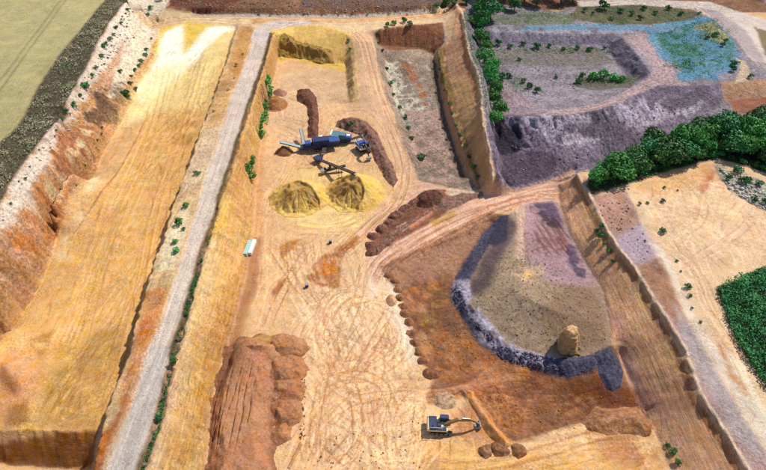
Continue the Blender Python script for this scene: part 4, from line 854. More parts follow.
# ------------------------------------------------------------------ rubble: uncountable stones, one object
def stones(name, label, specs, cls='stones'):
    V = []; Fq = []; CC = []
    base = np.array([(1,1,1),(-1,1,1),(-1,-1,1),(1,-1,1),(1,1,-1),(-1,1,-1),(-1,-1,-1),(1,-1,-1)], float)
    q = np.array([(0,1,2,3),(7,6,5,4),(0,4,5,1),(1,5,6,2),(2,6,7,3),(3,7,4,0)])
    for poly, n, s0, s1, c in specs:
        w_ = AT(poly); x0, y0 = w_.min(0); x1, y1 = w_.max(0); k = 0; tries = 0
        while k < n and tries < 60:
            tries += 1; xx = rng.uniform(x0, x1, n); yy = rng.uniform(y0, y1, n); ok = inpoly(xx, yy, w_)
            for x, y in zip(xx[ok], yy[ok]):
                if k >= n: break
                s_ = s0+(s1-s0)*rng.random()**3; a = rng.uniform(0, 6.3); b_ = base*rng.uniform(.6, 1., (8, 1))*[s_, s_*.8, s_*.6]
                rot = np.array([[math.cos(a), -math.sin(a), 0], [math.sin(a), math.cos(a), 0], [0, 0, 1]])
                V.append(b_@rot.T+[x, y, float(T(x, y))+s_*.25]); Fq.append(q+len(Fq)*8); CC.append(np.tile(c*rng.uniform(.7, 1.3), (8, 1))); k += 1
    o = mesh_np(name, np.vstack(V), np.vstack(Fq), np.clip(np.vstack(CC), .01, .85), np.tile([0, .4, 0], (len(V)*8, 1)), SOIL, smooth=False)
    return tag(o, label, cls, kind='stuff')
stones('rubble', 'scattered loose stones and clods on the quarry ground', [
    ([(504,362),(452,300),(456,284),(470,316),(500,346),(560,362),(586,362),(586,372),(560,374)], 600, .12, .4, rgb(120,112,136)),
    ([(500,160),(520,120),(600,112),(700,92),(720,100),(600,150),(560,172),(520,186)], 300, .12, .35, rgb(160,146,162)),
    ([(480,390),(560,385),(640,400),(600,425),(520,440)], 160, .08, .24, rgb(180,122,84)),
    ([(384,60),(430,60),(460,180),(420,172)], 420, .1, .3, rgb(190,170,150)),
    ([(590,210),(625,200),(655,250),(640,262)], 90, .1, .3, rgb(150,118,100)),
    ([(300,340),(306,345),(306,440),(298,440)], 90, .1, .28, rgb(150,90,60)),
    ([(720,168),(766,190),(766,212),(728,190)], 300, .15, .6, rgb(214,206,190)),
    ([(480,50),(600,50),(610,100),(520,100)], 250, .12, .35, rgb(160,148,150)),
    ([(420,340),(470,330),(500,362),(440,372)], 110, .08, .25, rgb(180,122,76)),
    ([(552,346),(560,338),(578,344),(582,356),(562,360)], 70, .12, .45, rgb(176,140,96)),
    ([(480,270),(520,240),(560,270),(600,300),(606,344),(560,352),(500,332),(474,300)], 1500, .06, .2, rgb(140,122,104)),
    ([(0,205),(60,120),(130,5),(150,10),(70,130),(0,230)], 500, .15, .45, rgb(236,222,204)),
    ([(300,440),(420,420),(420,470),(300,470)], 120, .08, .2, rgb(170,120,84)),
    ([(170,2),(440,2),(440,8),(200,10)], 200, .2, .6, rgb(160,130,110)),
    ([(190,12),(430,11),(430,13),(350,16),(250,14.5)], 200, .12, .4, rgb(206,196,182)),
])
# ------------------------------------------------------------------ plants
def leaf_material(name, c, var=.35):
    m, t, b = newmat(name, .6); L = t.links
    ca = N(t, 'ShaderNodeAttribute', attribute_name='Col'); oi = N(t, 'ShaderNodeObjectInfo')
    hs = N(t, 'ShaderNodeHueSaturation'); hs.inputs['Color'].default_value = (*c, 1)
    L.new(mrange(t, oi.outputs['Random'], 0, 1, .475, .53), hs.inputs['Hue']); L.new(mrange(t, oi.outputs['Random'], 0, 1, .75, 1.55), hs.inputs['Value'])
    mm = N(t, 'ShaderNodeMix', data_type='RGBA', blend_type='MULTIPLY'); mm.inputs[0].default_value = 1; L.new(hs.outputs[0], mm.inputs[6]); L.new(ca.outputs['Color'], mm.inputs[7])
    L.new(mm.outputs[2], b.inputs['Base Color']); return m
GREEN = leaf_material('green_leaves', (.060, .205, .036)); DARK = leaf_material('dark_leaves', (.034, .130, .028)); DRY = leaf_material('dry_scrub', (.20, .165, .10)); CROPM = leaf_material('crop_leaves', (.024, .135, .024))
BARK, bt, bb = newmat('bark'); bb.inputs['Base Color'].default_value = (.09, .06, .04, 1)
def leaf_quads(P, Nn, size):
    n = len(P); r = rng.normal(size=(n, 3)); d = Nn+r*.55; d /= np.linalg.norm(d, axis=1)[:, None]
    a = np.cross(d, rng.normal(size=(n, 3))); a /= np.linalg.norm(a, axis=1)[:, None]; b = np.cross(d, a)
    s_ = (size*rng.uniform(.6, 1.4, n))[:, None]
    v = np.stack([P-a*s_-b*s_*.6, P+a*s_-b*s_*.6, P+a*s_*.6+b*s_*.7, P-a*s_*.6+b*s_*.7], 1).reshape(-1, 3)
    return v, np.arange(4*n).reshape(n, 4)
def crown_points(r, h, lobes, n, seed, z0=0.):
    g = np.random.default_rng(seed); P = []; Q = []; T_ = []
    L = [(0, 0, h*.55, r*.75)]+[(r*.62*math.cos(a)*g.uniform(.5, 1.1), r*.62*math.sin(a)*g.uniform(.5, 1.1), h*g.uniform(.3, .85), r*g.uniform(.32, .56)) for a in g.uniform(0, 6.28, lobes)]
    w_ = np.array([l[3]**2 for l in L]); w_ /= w_.sum()
    for l, k in zip(L, (w_*n).astype(int)):
        d = g.normal(size=(k, 3)); d /= np.linalg.norm(d, axis=1)[:, None]; d[:, 2] = np.abs(d[:, 2])*1.0-.25*(g.random(k) < .35)
        rr2 = l[3]*(g.uniform(.72, 1.06, k)); P.append(np.array(l[:3])+d*rr2[:, None]*[1, 1, .85]); Q.append(d); T_.append(np.full(k, g.uniform(.7, 1.35)))
    P = np.vstack(P); P[:, 2] = np.maximum(P[:, 2], .05)+z0
    return P, np.vstack(Q), np.concatenate(T_)
def crown_mesh(name, r, h, lobes, n, size, mat, seed, z0=0.):
    P, Q, t_ = crown_points(r, h, lobes, n, seed, z0); v, f = leaf_quads(P, Q, size)
    sh = np.repeat(t_*rng.uniform(.65, 1.35, len(P)), 4)[:, None]*np.array([1, 1, 1.])
    me = mesh_np(name, v, f, sh, None, mat, smooth=False); d = me.data; bpy.data.objects.remove(me); return d
def trunk_mesh(h, r, seed):
    g = random.Random(seed); bm = bmesh.new()
    def limb(p, q, r0, r1, n=6):
        d = (q-p); u = d.cross(Vector((.3, 1, .1))).normalized(); w2 = d.cross(u).normalized(); A = [bm.verts.new(p+(u*math.cos(k/n*6.283)+w2*math.sin(k/n*6.283))*r0) for k in range(n)]; B = [bm.verts.new(q+(u*math.cos(k/n*6.283)+w2*math.sin(k/n*6.283))*r1) for k in range(n)]
        for k in range(n): bm.faces.new((A[k], A[(k+1) % n], B[(k+1) % n], B[k]))
    limb(Vector((0, 0, -.3)), Vector((.1, 0, h*.6)), r, r*.6)
    for k in range(5):
        a = k*1.3+g.random(); limb(Vector((.1, 0, h*(.35+.05*k))), Vector((math.cos(a)*h*.35, math.sin(a)*h*.35, h*(.65+.07*k))), r*.45, r*.12)
    me = bpy.data.meshes.new('trunk'); bm.to_mesh(me); bm.free(); me.materials.append(BARK); return me
TREES = [crown_mesh('crown', 3.2+.4*k, 4.6+.3*k, 7+k, 1500, .24, GREEN, 900+k, .8) for k in range(4)]
DTREES = [crown_mesh('crown', 3.4+.4*k, 4.4+.3*k, 8+k, 1700, .24, DARK, 920+k, .7) for k in range(4)]
TRK = [trunk_mesh(5.6, .24, k) for k in range(2)]
BUSH = [crown_mesh('bush', 1.0, 1.3, 4, 210, .13, GREEN, 940+k) for k in range(4)]
DBUSH = [crown_mesh('bush', 1.0, 1.2, 4, 210, .13, DARK, 950+k) for k in range(4)]
DRYB = [crown_mesh('bush', 1.0, 1.0, 5, 170, .12, DRY, 960+k) for k in range(3)]
def tree(x, y, s_, label, group, kind='g', z=None):
    e = bpy.data.objects.new('broadleaf_tree', None); col.objects.link(e); e.empty_display_size = .3
    e.location = (x, y, float(T(x, y)) if z is None else z); e.rotation_euler.z = random.uniform(0, 6.28); e.scale = (s_*random.uniform(.9, 1.1), s_*random.uniform(.9, 1.1), s_*random.uniform(.85, 1.15))
    tag(e, label, 'tree', group)
    for nm, me in (('trunk', random.choice(TRK)), ('crown', random.choice(TREES if kind == 'g' else DTREES))):
        o = bpy.data.objects.new(nm, me); col.objects.link(o); o.parent = e
    return e
def bush(x, y, s_, label, group=None, pool=None, tall=1.):
    o = bpy.data.objects.new('bush', random.choice(pool or BUSH)); col.objects.link(o); o.location = (x, y, float(T(x, y))-.08*s_)
    o.rotation_euler.z = random.uniform(0, 6.28); o.scale = (s_*random.uniform(.85, 1.15), s_*random.uniform(.85, 1.15), s_*random.uniform(.8, 1.1)*tall); return tag(o, label, 'bush', group)
def scatter(poly, n, dmin, seed, h=None):
    g = random.Random(seed); w_ = AT(poly, h); x0, y0 = w_.min(0); x1, y1 = w_.max(0); out = []
    for _ in range(n*60):
        if len(out) >= n: break
        x, y = g.uniform(x0, x1), g.uniform(y0, y1)
        if inpoly(np.array([x]), np.array([y]), w_)[0] and all((x-a)**2+(y-b)**2 > dmin*dmin for a, b in out): out.append((x, y))
    return out
def row(pts, label, group, pool=None, s0=1., tall=1.):   # label has {} for the ordinal
    n = len(pts); pts = [(p[0]+random.uniform(-1.2, 1.2), p[1]+random.uniform(-.7, .7), (p[2] if len(p) > 2 else s0)*random.uniform(.7, 1.15)) for p in pts]; P = at([p[0] for p in pts], [p[1] for p in pts])
    for k, (p, q) in enumerate(zip(pts, P)):
        s_ = p[2] if len(p) > 2 else s0; name = ordn[k] if k < 20 else None
        nm = 'lowest' if k == n-1 and n > 2 else ('topmost' if k == 0 else ordn[k])
        bush(q[0], q[1], s_, label.format(nm), group, pool, tall)
# wood on the right plateau
WOOD = [(592,184),(604,180),(622,176),(648,171),(668,163),(690,160),(716,152),(738,158),(766,170),(800,176),(800,124),(766,124),(736,130),(700,134),(667,146),(624,162),(594,174)]
def words(n):
    tens = ['', '', 'twenty', 'thirty', 'forty', 'fifty', 'sixty']; 
    return ordn[n-1] if n <= 20 else (tens[n//10]+'-'+ordn[n % 10-1] if n % 10 else tens[n//10][:-1]+'ieth')
WP = sorted(scatter(WOOD, 130, 3.1, 31, h=8.3), key=lambda q: q[1]-.25*abs(q[0]-70))
third = len(WP)//3
for nm, part in (('front', WP[:third]), ('middle', WP[third:2*third]), ('back', WP[2*third:])):
    for k, (x, y) in enumerate(sorted(part)):
        tree(x, y, random.choice((.6, .8, .95, 1.1, 1.35)), f'{words(k+1)} tree from the left in the {nm} row of the right wood', 'trees of the wood on the right plateau', 'd' if random.random() < .45 else 'g')
for px, py, s_, lb in ((690,150,1.25,'bright green tree rising highest in the middle of the right wood'), (745,146,1.2,'bright green tree at the right end of the wood, against the red ground'), (716,140,1.2,'tall bright tree second highest in the right wood'), (600,182,.85,'small tree at the left tip of the right wood by the cliff')):
    q = unproj(px, py, 8.3); tree(q[0], q[1], s_, lb, None, 'g')
row([(728,180,1.6),(744,184,1.8),(758,186,2.2),(752,200,1.4),(764,205,1.6),(736,172,2.)], '{} dark bush on the grey rubble right of the sandy plateau', 'bushes on the grey rubble', DBUSH)
row([(663,202,.8),(647,203,.7),(640,205,.6),(677,191,.6),(664,188,.6)], '{} tiny dark bush on the sandy plateau', 'tiny bushes on the sandy plateau', DBUSH)
row([(662,232,1.7),(687,287,1.5),(690,296,.7),(676,262,.6),(680,272,.5),(693,309,.5),(700,322,.5)], '{} bush along the pale bank beside the sandy plateau', 'bushes along the pale bank', DBUSH)
row([(602,228,1.1),(600,238,1.3),(597,232,.9),(607,252,.9),(612,262,.8),(605,244,.9)], '{} bush on the ledge of the right cliff', 'bushes on the right cliff', DBUSH)
row([(672,452,1.),(676,462,1.),(668,446,.7)], '{} bush at the foot of the right cliff', 'bushes at the cliff foot', DBUSH)
row([(594,187,1.6),(601,184,1.8),(609,181,1.7),(617,178,1.8),(626,176,1.7),(635,174,1.8),(644,172,1.7),(654,169,1.8),(664,166,1.7),(675,164,1.8),(687,162,1.7),(699,158,1.8),(710,155,1.8),(720,156,1.7),(730,160,1.7),(742,164,1.7),(754,167,1.8),(764,170,1.7)], '{} bush from the left along the near edge of the right wood', 'bushes along the near edge of the wood', BUSH+DBUSH)
# belt of trees behind the earth ridge
RT_ = [(466,6),(471,16),(468,24),(475,32),(473,42),(478,50),(477,60),(484,70),(482,80),(487,90),(486,100),(490,112),(486,120),(478,2),(484,12),(494,6),(504,2),(514,12),(524,4),(536,8),(548,2),(490,20),(480,24),(560,6),(572,4)]
P = [unproj(a, b, 11 if b > 30 else 13.5) for a, b in RT_]
for k, ((a, b), q) in enumerate(zip(RT_, P)):
    x, y = q[0]+(3.2 if b > 10 and k < 13 else 0), q[1]
    z = float(T(x, y)); s_ = random.uniform(.8, 1.1) if k < 13 else random.uniform(1.1, 1.5)
    tree(x, y, s_, f'{ordn[k]} green tree from the top of the belt beside the earth ridge' if k < 13 else f'{ordn[k-13]} tree from the left in the clump above the purple quarry', 'trees beside the earth ridge' if k < 13 else 'trees above the purple quarry', 'g' if k < 13 else 'd', z=max(z, (9.5 if k < 13 else z)) if k < 13 else None)
bx = [(466,12),(470,22),(472,30),(476,38),(474,48),(480,54),(482,64),(485,74),(488,84),(486,94),(490,104),(492,116),(485,124),(494,108),(492,92),(498,24),(508,20)]
for k, (a, b) in enumerate(bx):
    q = unproj(a, b, 8); bush(q[0]+1.5, q[1], random.uniform(1.4, 2.4), f'{words(k+1)} bright bush from the top under the trees beside the earth ridge', 'bushes under the ridge trees', BUSH)
row([(438,58,.9),(440,70,1.),(443,82,1.1),(445,92,1.),(449,104,1.1),(452,114,1.),(456,126,1.1),(460,136,1.),(464,147,1.1),(468,158,1.1),(473,168,1.),(477,178,1.)], '{} bush from the top on the narrow bench of the earth ridge', 'bushes on the ridge bench', DBUSH)
row([(388,26,1.6),(395,24,1.8),(404,22,1.6),(410,26,1.8),(436,8,2.4),(446,7,2.4),(454,4,2.2)], '{} bush beside the north road above the reddish bank', 'bushes beside the north road', DBUSH)
row([(377,36,1.2),(379,44,1.1),(382,52,1.),(386,70,1.3),(389,84,1.2),(393,96,1.),(400,108,1.2),(404,118,1.2),(408,128,1.4),(411,140,1.2),(421,159,1.5),(349,42,1.2),(351,50,1.1)], '{} bush from the top beside the curving track', 'bushes beside the curving track', DBUSH)
row([(269,82,1.8),(268,87,2.1),(270,92,2.2),(268,98,2.2),(266,104,2.1),(265,110,2.1),(264,117,2.1),(263,123,2.1),(262,130,1.9),(260,138,1.5),(253,160,1.5),(252,166,1.8),(251,172,2.),(251,179,1.8)], '{} bright green bush from the top, foot of yellow slope', 'bushes at the foot of the yellow slope', BUSH, tall=1.2)
# west wall and bench
RIM = [(129,11,1.),(121,24,1.2),(117,29,1.),(113,35,1.),(109,40,1.5),(107,43,1.),(105,49,1.5),(102,57,1.5),(97,69,1.3),(93,76,.9),(85,88,1.7),(80,98,1.7),(73,107,1.4),(67,113,1.1),(62,121,1.),(56,132,.8)]
row(RIM, '{} dark bush from the top along the white rim above the left pit', 'bushes along the white rim', DBUSH)
tk = 0
for x, y in sorted(scatter([(128,6),(108,36),(88,76),(60,124),(30,165),(4,205),(12,214),(46,162),(68,124),(94,80),(122,38),(140,8)], 34, 1.4, 41), key=lambda q: -q[1]):
    tk += 1
    bush(x, y, random.uniform(.35, .6), f'{words(tk)} tiny dark tuft from the top on the white chalky rim', 'tiny tufts on the white rim', DBUSH)
row([(160,1,2.2),(152,9,1.4),(149,16,1.2),(134,38,.7),(150,40,.8),(147,50,1.1),(145,56,1.2),(142,62,1.2),(140,67,1.1),(136,71,1.1),(133,78,1.2),(131,85,1.1),(128,94,1.8),(127,98,1.6),(120,72,1.6),(123,95,1.2),(136,90,1.)], '{} bush from the top on the slope under the white rim', 'bushes on the slope under the rim', DBUSH)
row([(103,128,.7),(101,134,.7),(98,141,.6),(96,148,.6),(90,160,.5),(86,166,.5),(77,186,.5)], '{} small dark tuft from the top, foot of left wall', 'tufts at the foot of the left wall', DBUSH)
row([(197,174,1.3),(186,207,1.4),(180,224,1.5),(176,243,1.),(176,251,1.),(183,230,.9)], '{} green bush from the top, bench left of haul road', 'bushes on the bench beside the haul road', BUSH)
row([(242,55,.9),(238,66,.9),(234,78,.8),(229,90,.8),(214,112,.8)], '{} small dry bush from the top, upper bench left of the haul road', 'dry bushes on the upper bench', DRYB)
PR = [(198,262),(194,276),(190,290),(186,303),(183,316),(180,328),(177,339),(174,350),(170,362),(167,374),(164,386),(161,398),(158,409),(155,420),(152,432),(149,443),(146,454),(143,466)]
row([(a+4, b, random.uniform(.5, .95)) for a, b in PR], '{} dark bush from the top in the strip right of the haul road', 'bushes in the strip beside the haul road', DBUSH+DRYB+DRYB)
# north road edge, purple terraces and far corner
row([(a, 15+.012*abs(a-300)*0, .9) for a in (258,272,290,303,322,340,352,368,390,408)], '{} pale bush from the left on the upper edge of the north road', 'bushes on the edge of the north road', DRYB)
row([(603,9,2.6),(585,12,1.6),(592,14,1.4),(620,12,1.8),(632,16,1.6),(644,10,1.8),(655,14,1.6),(668,10,1.8),(680,15,1.5),(610,20,1.4),(640,20,1.6),(700,14,1.4)], '{} bush from the left on the green island beside the blue ground', 'bushes on the green island', DBUSH)
row([(583,76,2.),(592,80,2.2),(602,79,2.6),(612,80,2.6),(621,82,2.),(578,83,1.6)], '{} green bush from the left in the inner purple pit', 'bushes in the inner purple pit', BUSH)
row([(486,44,2.),(497,46,1.8),(510,48,1.8),(522,46,1.8),(536,48,2.),(550,47,1.8),(563,50,1.8),(576,49,1.6),(590,51,1.6),(604,50,1.4)], '{} bush from the left on the terrace line of the purple quarry', 'bushes on the purple terrace line', DBUSH)
row([(492,80,2.2),(500,80,2.),(508,78,1.6),(522,82,1.8),(530,88,1.8),(538,92,1.6),(497,62,1.6),(520,60,1.2),(556,78,1.4)], '{} bush from the left on the purple quarry bench', 'bushes on the purple quarry bench', DBUSH)
row([(735,66,2.4),(732,72,1.6),(750,78,1.5),(724,42,1.4),(716,36,1.6),(708,40,1.5),(722,46,1.2)], '{} bush around the right edge of the blue ground', 'bushes around the blue ground', DBUSH)
q = at(351, 127)[0]; bush(q[0], q[1], 1.9, 'green bush on the mauve heap above the crusher', None, DBUSH)
# uncountable growth
def cover(name, label, cat, specs, mat, size, seed):
    P = []; g = np.random.default_rng(seed); S = []; TT_ = []
    for poly, n, hgt, h in specs:
        w_ = AT(poly, h); x0, y0 = w_.min(0); x1, y1 = w_.max(0); xx = g.uniform(x0, x1, n*3); yy = g.uniform(y0, y1, n*3)
        ok = inpoly(xx, yy, w_); xx, yy = xx[ok][:n], yy[ok][:n]; cl = .5+.5*fbm(xx*.35, yy*.35, seed, 3)
        keep = g.random(len(xx)) < np.clip((cl-.42)*4, .06, 1) if hgt < .9 else np.ones(len(xx), bool); xx, yy, cl = xx[keep], yy[keep], cl[keep]
        P.append(np.stack([xx, yy, T(xx, yy)+hgt*g.random(len(xx))**.6*(.15+1.5*cl**1.5)], 1)); TT_.append(.45+1.1*cl)
    P = np.vstack(P); t_ = np.concatenate(TT_); v, f = leaf_quads(P, np.tile([.1, .1, .8], (len(P), 1)), size)
    sh = np.repeat(t_*g.uniform(.6, 1.4, len(P)), 4)[:, None]*np.ones(3); return tag(mesh_np(name, v, f, sh, None, mat, smooth=False), label, cat, kind='stuff')
cover('crop', 'dense dark green crop in the corner right of the cliff', 'crop', [([(716,288),(766,267),(860,235),(900,560),(800,440),(770,394),(741,352),(731,333)], 50000, 2.4, 8.8)], CROPM, .17, 1)
cover('scrub', 'dry grey green scrub filling the strip between field and white rim', 'scrub', [([(106,0),(126,0),(104,29),(80,77),(52,125),(38,142),(19,168),(-5,203),(-60,280),(-90,260),(-10,150),(16,128),(40,88),(60,58),(84,27)], 24000, .85, 18), ([(170,2),(440,-2),(440,4),(300,9),(180,8)], 2500, .6, 13)], DRY, .17, 2)
cover('undergrowth', 'dark undergrowth on the scrub strip and purple terraces', 'undergrowth', [([(106,0),(126,0),(104,29),(80,77),(52,125),(38,142),(19,168),(-5,203),(-60,280),(-90,260),(-10,150),(16,128),(40,88),(60,58),(84,27)], 3500, .7, 18),
    ([(590,182),(620,176),(667,163),(715,153),(766,168),(766,176),(715,161),(667,173),(619,187),(593,194)], 5000, .8, 8.1),
    ([(655,35),(700,24),(716,40),(700,70),(682,74),(672,56)], 4500, .3, 12.2), ([(660,66),(720,50),(730,60),(700,76)], 1800, .3, 12.2), ([(645,27),(735,20),(742,64),(716,80),(682,82),(660,56)], 2200, .25, 12.2), ([(580,8),(690,8),(712,16),(680,22),(600,24)], 3500, .5, 14.2),
    ([(478,44),(610,46),(612,52),(480,50)], 1600, .6, None), ([(486,56),(520,56),(560,62),(610,66),(616,80),(570,86),(486,90)], 1400, .4, None), ([(462,2),(474,40),(486,84),(492,110),(484,112),(476,80),(466,44)], 1500, 1., None),
    ([(480,8),(560,10),(575,14),(540,22),(480,26)], 2200, .8, None)], DARK, .15, 3)
cover('greenery', 'low bright greenery on the blue ground and the purple terraces', 'greenery', [([(655,35),(700,24),(716,40),(700,70),(682,74),(672,56)], 2500, .35, 12.2), ([(696,26),(716,22),(732,40),(716,46)], 1500, .6, 12.4),
    ([(478,43),(560,44),(612,48),(612,53),(480,52)], 1600, .6, None), ([(480,76),(520,76),(545,92),(520,96),(490,88)], 1400, .5, None), ([(560,74),(640,74),(636,84),(600,86),(566,84)], 1800, .7, None), ([(470,10),(560,10),(600,22),(540,26),(476,26)], 2200, .6, None), ([(580,6),(690,8),(712,16),(680,24),(600,25)], 1800, .6, 14.2), ([(261,78),(272,78),(268,130),(258,150),(254,182),(250,182),(256,130)], 1500, .7, None)], GREEN, .15, 9)
cover('verge', 'patchy dark weeds in the strip along the haul road', 'weeds', [([(p[0]+.5, p[1]) for p in rr[4:]]+[(p[0]+7, p[1]) for p in rr[:3:-1]], 6500, .35, 9), ([(p[0], p[1]) for p in rr[:5]]+[(p[0]+3, p[1]) for p in rr[4::-1]], 1200, .3, 9)], DARK, .11, 4)
# ------------------------------------------------------------------ machines
def paintmat(name, c, rough=.62, metal=0., dirt=.35):
    m, t, b = newmat(name, rough); L = t.links; tc = N(t, 'ShaderNodeTexCoord')
    f = mrange(t, noise(t, tc.outputs['Object'], 2.6, 6, .7), .42, .7, 0, dirt)
    mx = N(t, 'ShaderNodeMix', data_type='RGBA'); L.new(f, mx.inputs[0]); mx.inputs[6].default_value = (*c, 1); mx.inputs[7].default_value = (.42, .27, .15, 1)
    L.new(mx.outputs[2], b.inputs['Base Color']); b.inputs['Metallic'].default_value = metal; b.inputs['Specular IOR Level'].default_value = .3; return m
PM = dict(navy=paintmat('navy_paint', (.008, .024, .085), dirt=.15), blue=paintmat('blue_paint', (.015, .07, .26), dirt=.2), teal=paintmat('teal_paint', (.05, .16, .22)), white=paintmat('white_paint', (.78, .77, .70)), cream=paintmat('cream_paint', (.72, .62, .34)),
          black=paintmat('black_rubber', (.018, .018, .020), .8, 0, .3), steel=paintmat('worn_steel', (.34, .36, .38), .45, .6), boom=paintmat('brown_paint', (.26, .15, .05)), glass=paintmat('dark_glass', (.01, .02, .03), .1, 0, .1), belt=paintmat('grey_belt', (.30, .38, .36), .6), pale=paintmat('pale_green_paint', (.36, .56, .54)))
class MB:
    def __init__(s): s.bm = bmesh.new()
    def box(s, x0, x1, y0, y1, z0, z1, taper=0, bev=.04, rot=None, at_=None):
        r = bmesh.ops.create_cube(s.bm, size=1); v = r['verts']
        for q in v:
            k = 1-taper*(q.co.z > 0); q.co = Vector(((x0+x1)/2+q.co.x*(x1-x0)*k, (y0+y1)/2+q.co.y*(y1-y0)*k, (z0+z1)/2+q.co.z*(z1-z0)))
        if bev: 
            e = list({e for q in v for e in q.link_edges}); rr3 = bmesh.ops.bevel(s.bm, geom=e, offset=min(bev, .3*min(x1-x0, y1-y0, z1-z0)), segments=1, affect='EDGES'); v = rr3['verts']
        return s
    def beam(s, a, b, w_, h, w2=None, h2=None):
        a, b = Vector(a), Vector(b); d = (b-a).normalized(); side = d.cross(Vector((0, 0, 1)))
        side = Vector((0, 1, 0)) if side.length < 1e-3 else side.normalized(); up = side.cross(d).normalized(); w2 = w2 or w_; h2 = h2 or h; vs_ = []
        for p, ww, hh in ((a, w_, h), (b, w2, h2)):
            for i, j in ((-1, -1), (1, -1), (1, 1), (-1, 1)): vs_.append(s.bm.verts.new(p+side*ww/2*i+up*hh/2*j))
        for f in ((0,1,2,3),(7,6,5,4),(0,4,5,1),(1,5,6,2),(2,6,7,3),(3,7,4,0)): s.bm.faces.new([vs_[k] for k in f])
        return s
    def cyl(s, c, ax, r, L, n=16):
        q = Vector(ax).normalized().to_track_quat('Z', 'Y').to_matrix().to_4x4(); bmesh.ops.create_cone(s.bm, cap_ends=True, segments=n, radius1=r, radius2=r, depth=L, matrix=Matrix.Translation(c)@q); return s
    def prism(s, pts, y0, y1):      # profile in x,z pushed along y
        A = [s.bm.verts.new((x, y0, z)) for x, z in pts]; B = [s.bm.verts.new((x, y1, z)) for x, z in pts]; n = len(pts)
        s.bm.faces.new(A[::-1]); s.bm.faces.new(B)
        for k in range(n): s.bm.faces.new((A[k], A[(k+1) % n], B[(k+1) % n], B[k]))
        return s
    def build(s, name, mat, parent=None):
        bmesh.ops.recalc_face_normals(s.bm, faces=s.bm.faces); me = bpy.data.meshes.new(name); s.bm.to_mesh(me); s.bm.free(); me.materials.append(PM[mat])
        o = bpy.data.objects.new(name, me); col.objects.link(o); o.parent = parent; return o
def root(name, px, py, deg, label, cat, sc=1., group=None, dz=0.):
    q = at(px, py)[0]; e = bpy.data.objects.new(name, None); col.objects.link(e); e.location = (q[0], q[1], float(T(q[0], q[1]))+dz); e.rotation_euler.z = R(deg); e.scale = (sc,)*3; return tag(e, label, cat, group)
def tracks(e, L, gauge, w_=.6, h=.9):
    for s_ in (-1, 1):
        y = s_*gauge/2; pr = []
        for k in range(9): a = -math.pi/2-math.pi*k/8; pr.append((-L/2+h/2+math.cos(a)*h/2, h/2+math.sin(a)*h/2))
        for k in range(9): a = math.pi/2-math.pi*k/8; pr.append((L/2-h/2+math.cos(a)*h/2, h/2+math.sin(a)*h/2))
        m = MB().prism(pr, y-w_/2, y+w_/2); n = int(L/.22)
        for k in range(n): x = -L/2+h/2+(L-h)*(k+.5)/n; m.box(x-.05, x+.05, y-w_/2-.02, y+w_/2+.02, h-.01, h+.05, bev=0)
        t_ = m.build('track', 'black', e)
        wm = MB()
        for x in np.linspace(-L/2+h/2, L/2-h/2, 5): wm.cyl((x, y+s_*(w_/2+.02), h*.48), (0, 1, 0), h*.3, .08)
        wm.build('track_wheels', 'steel', t_)
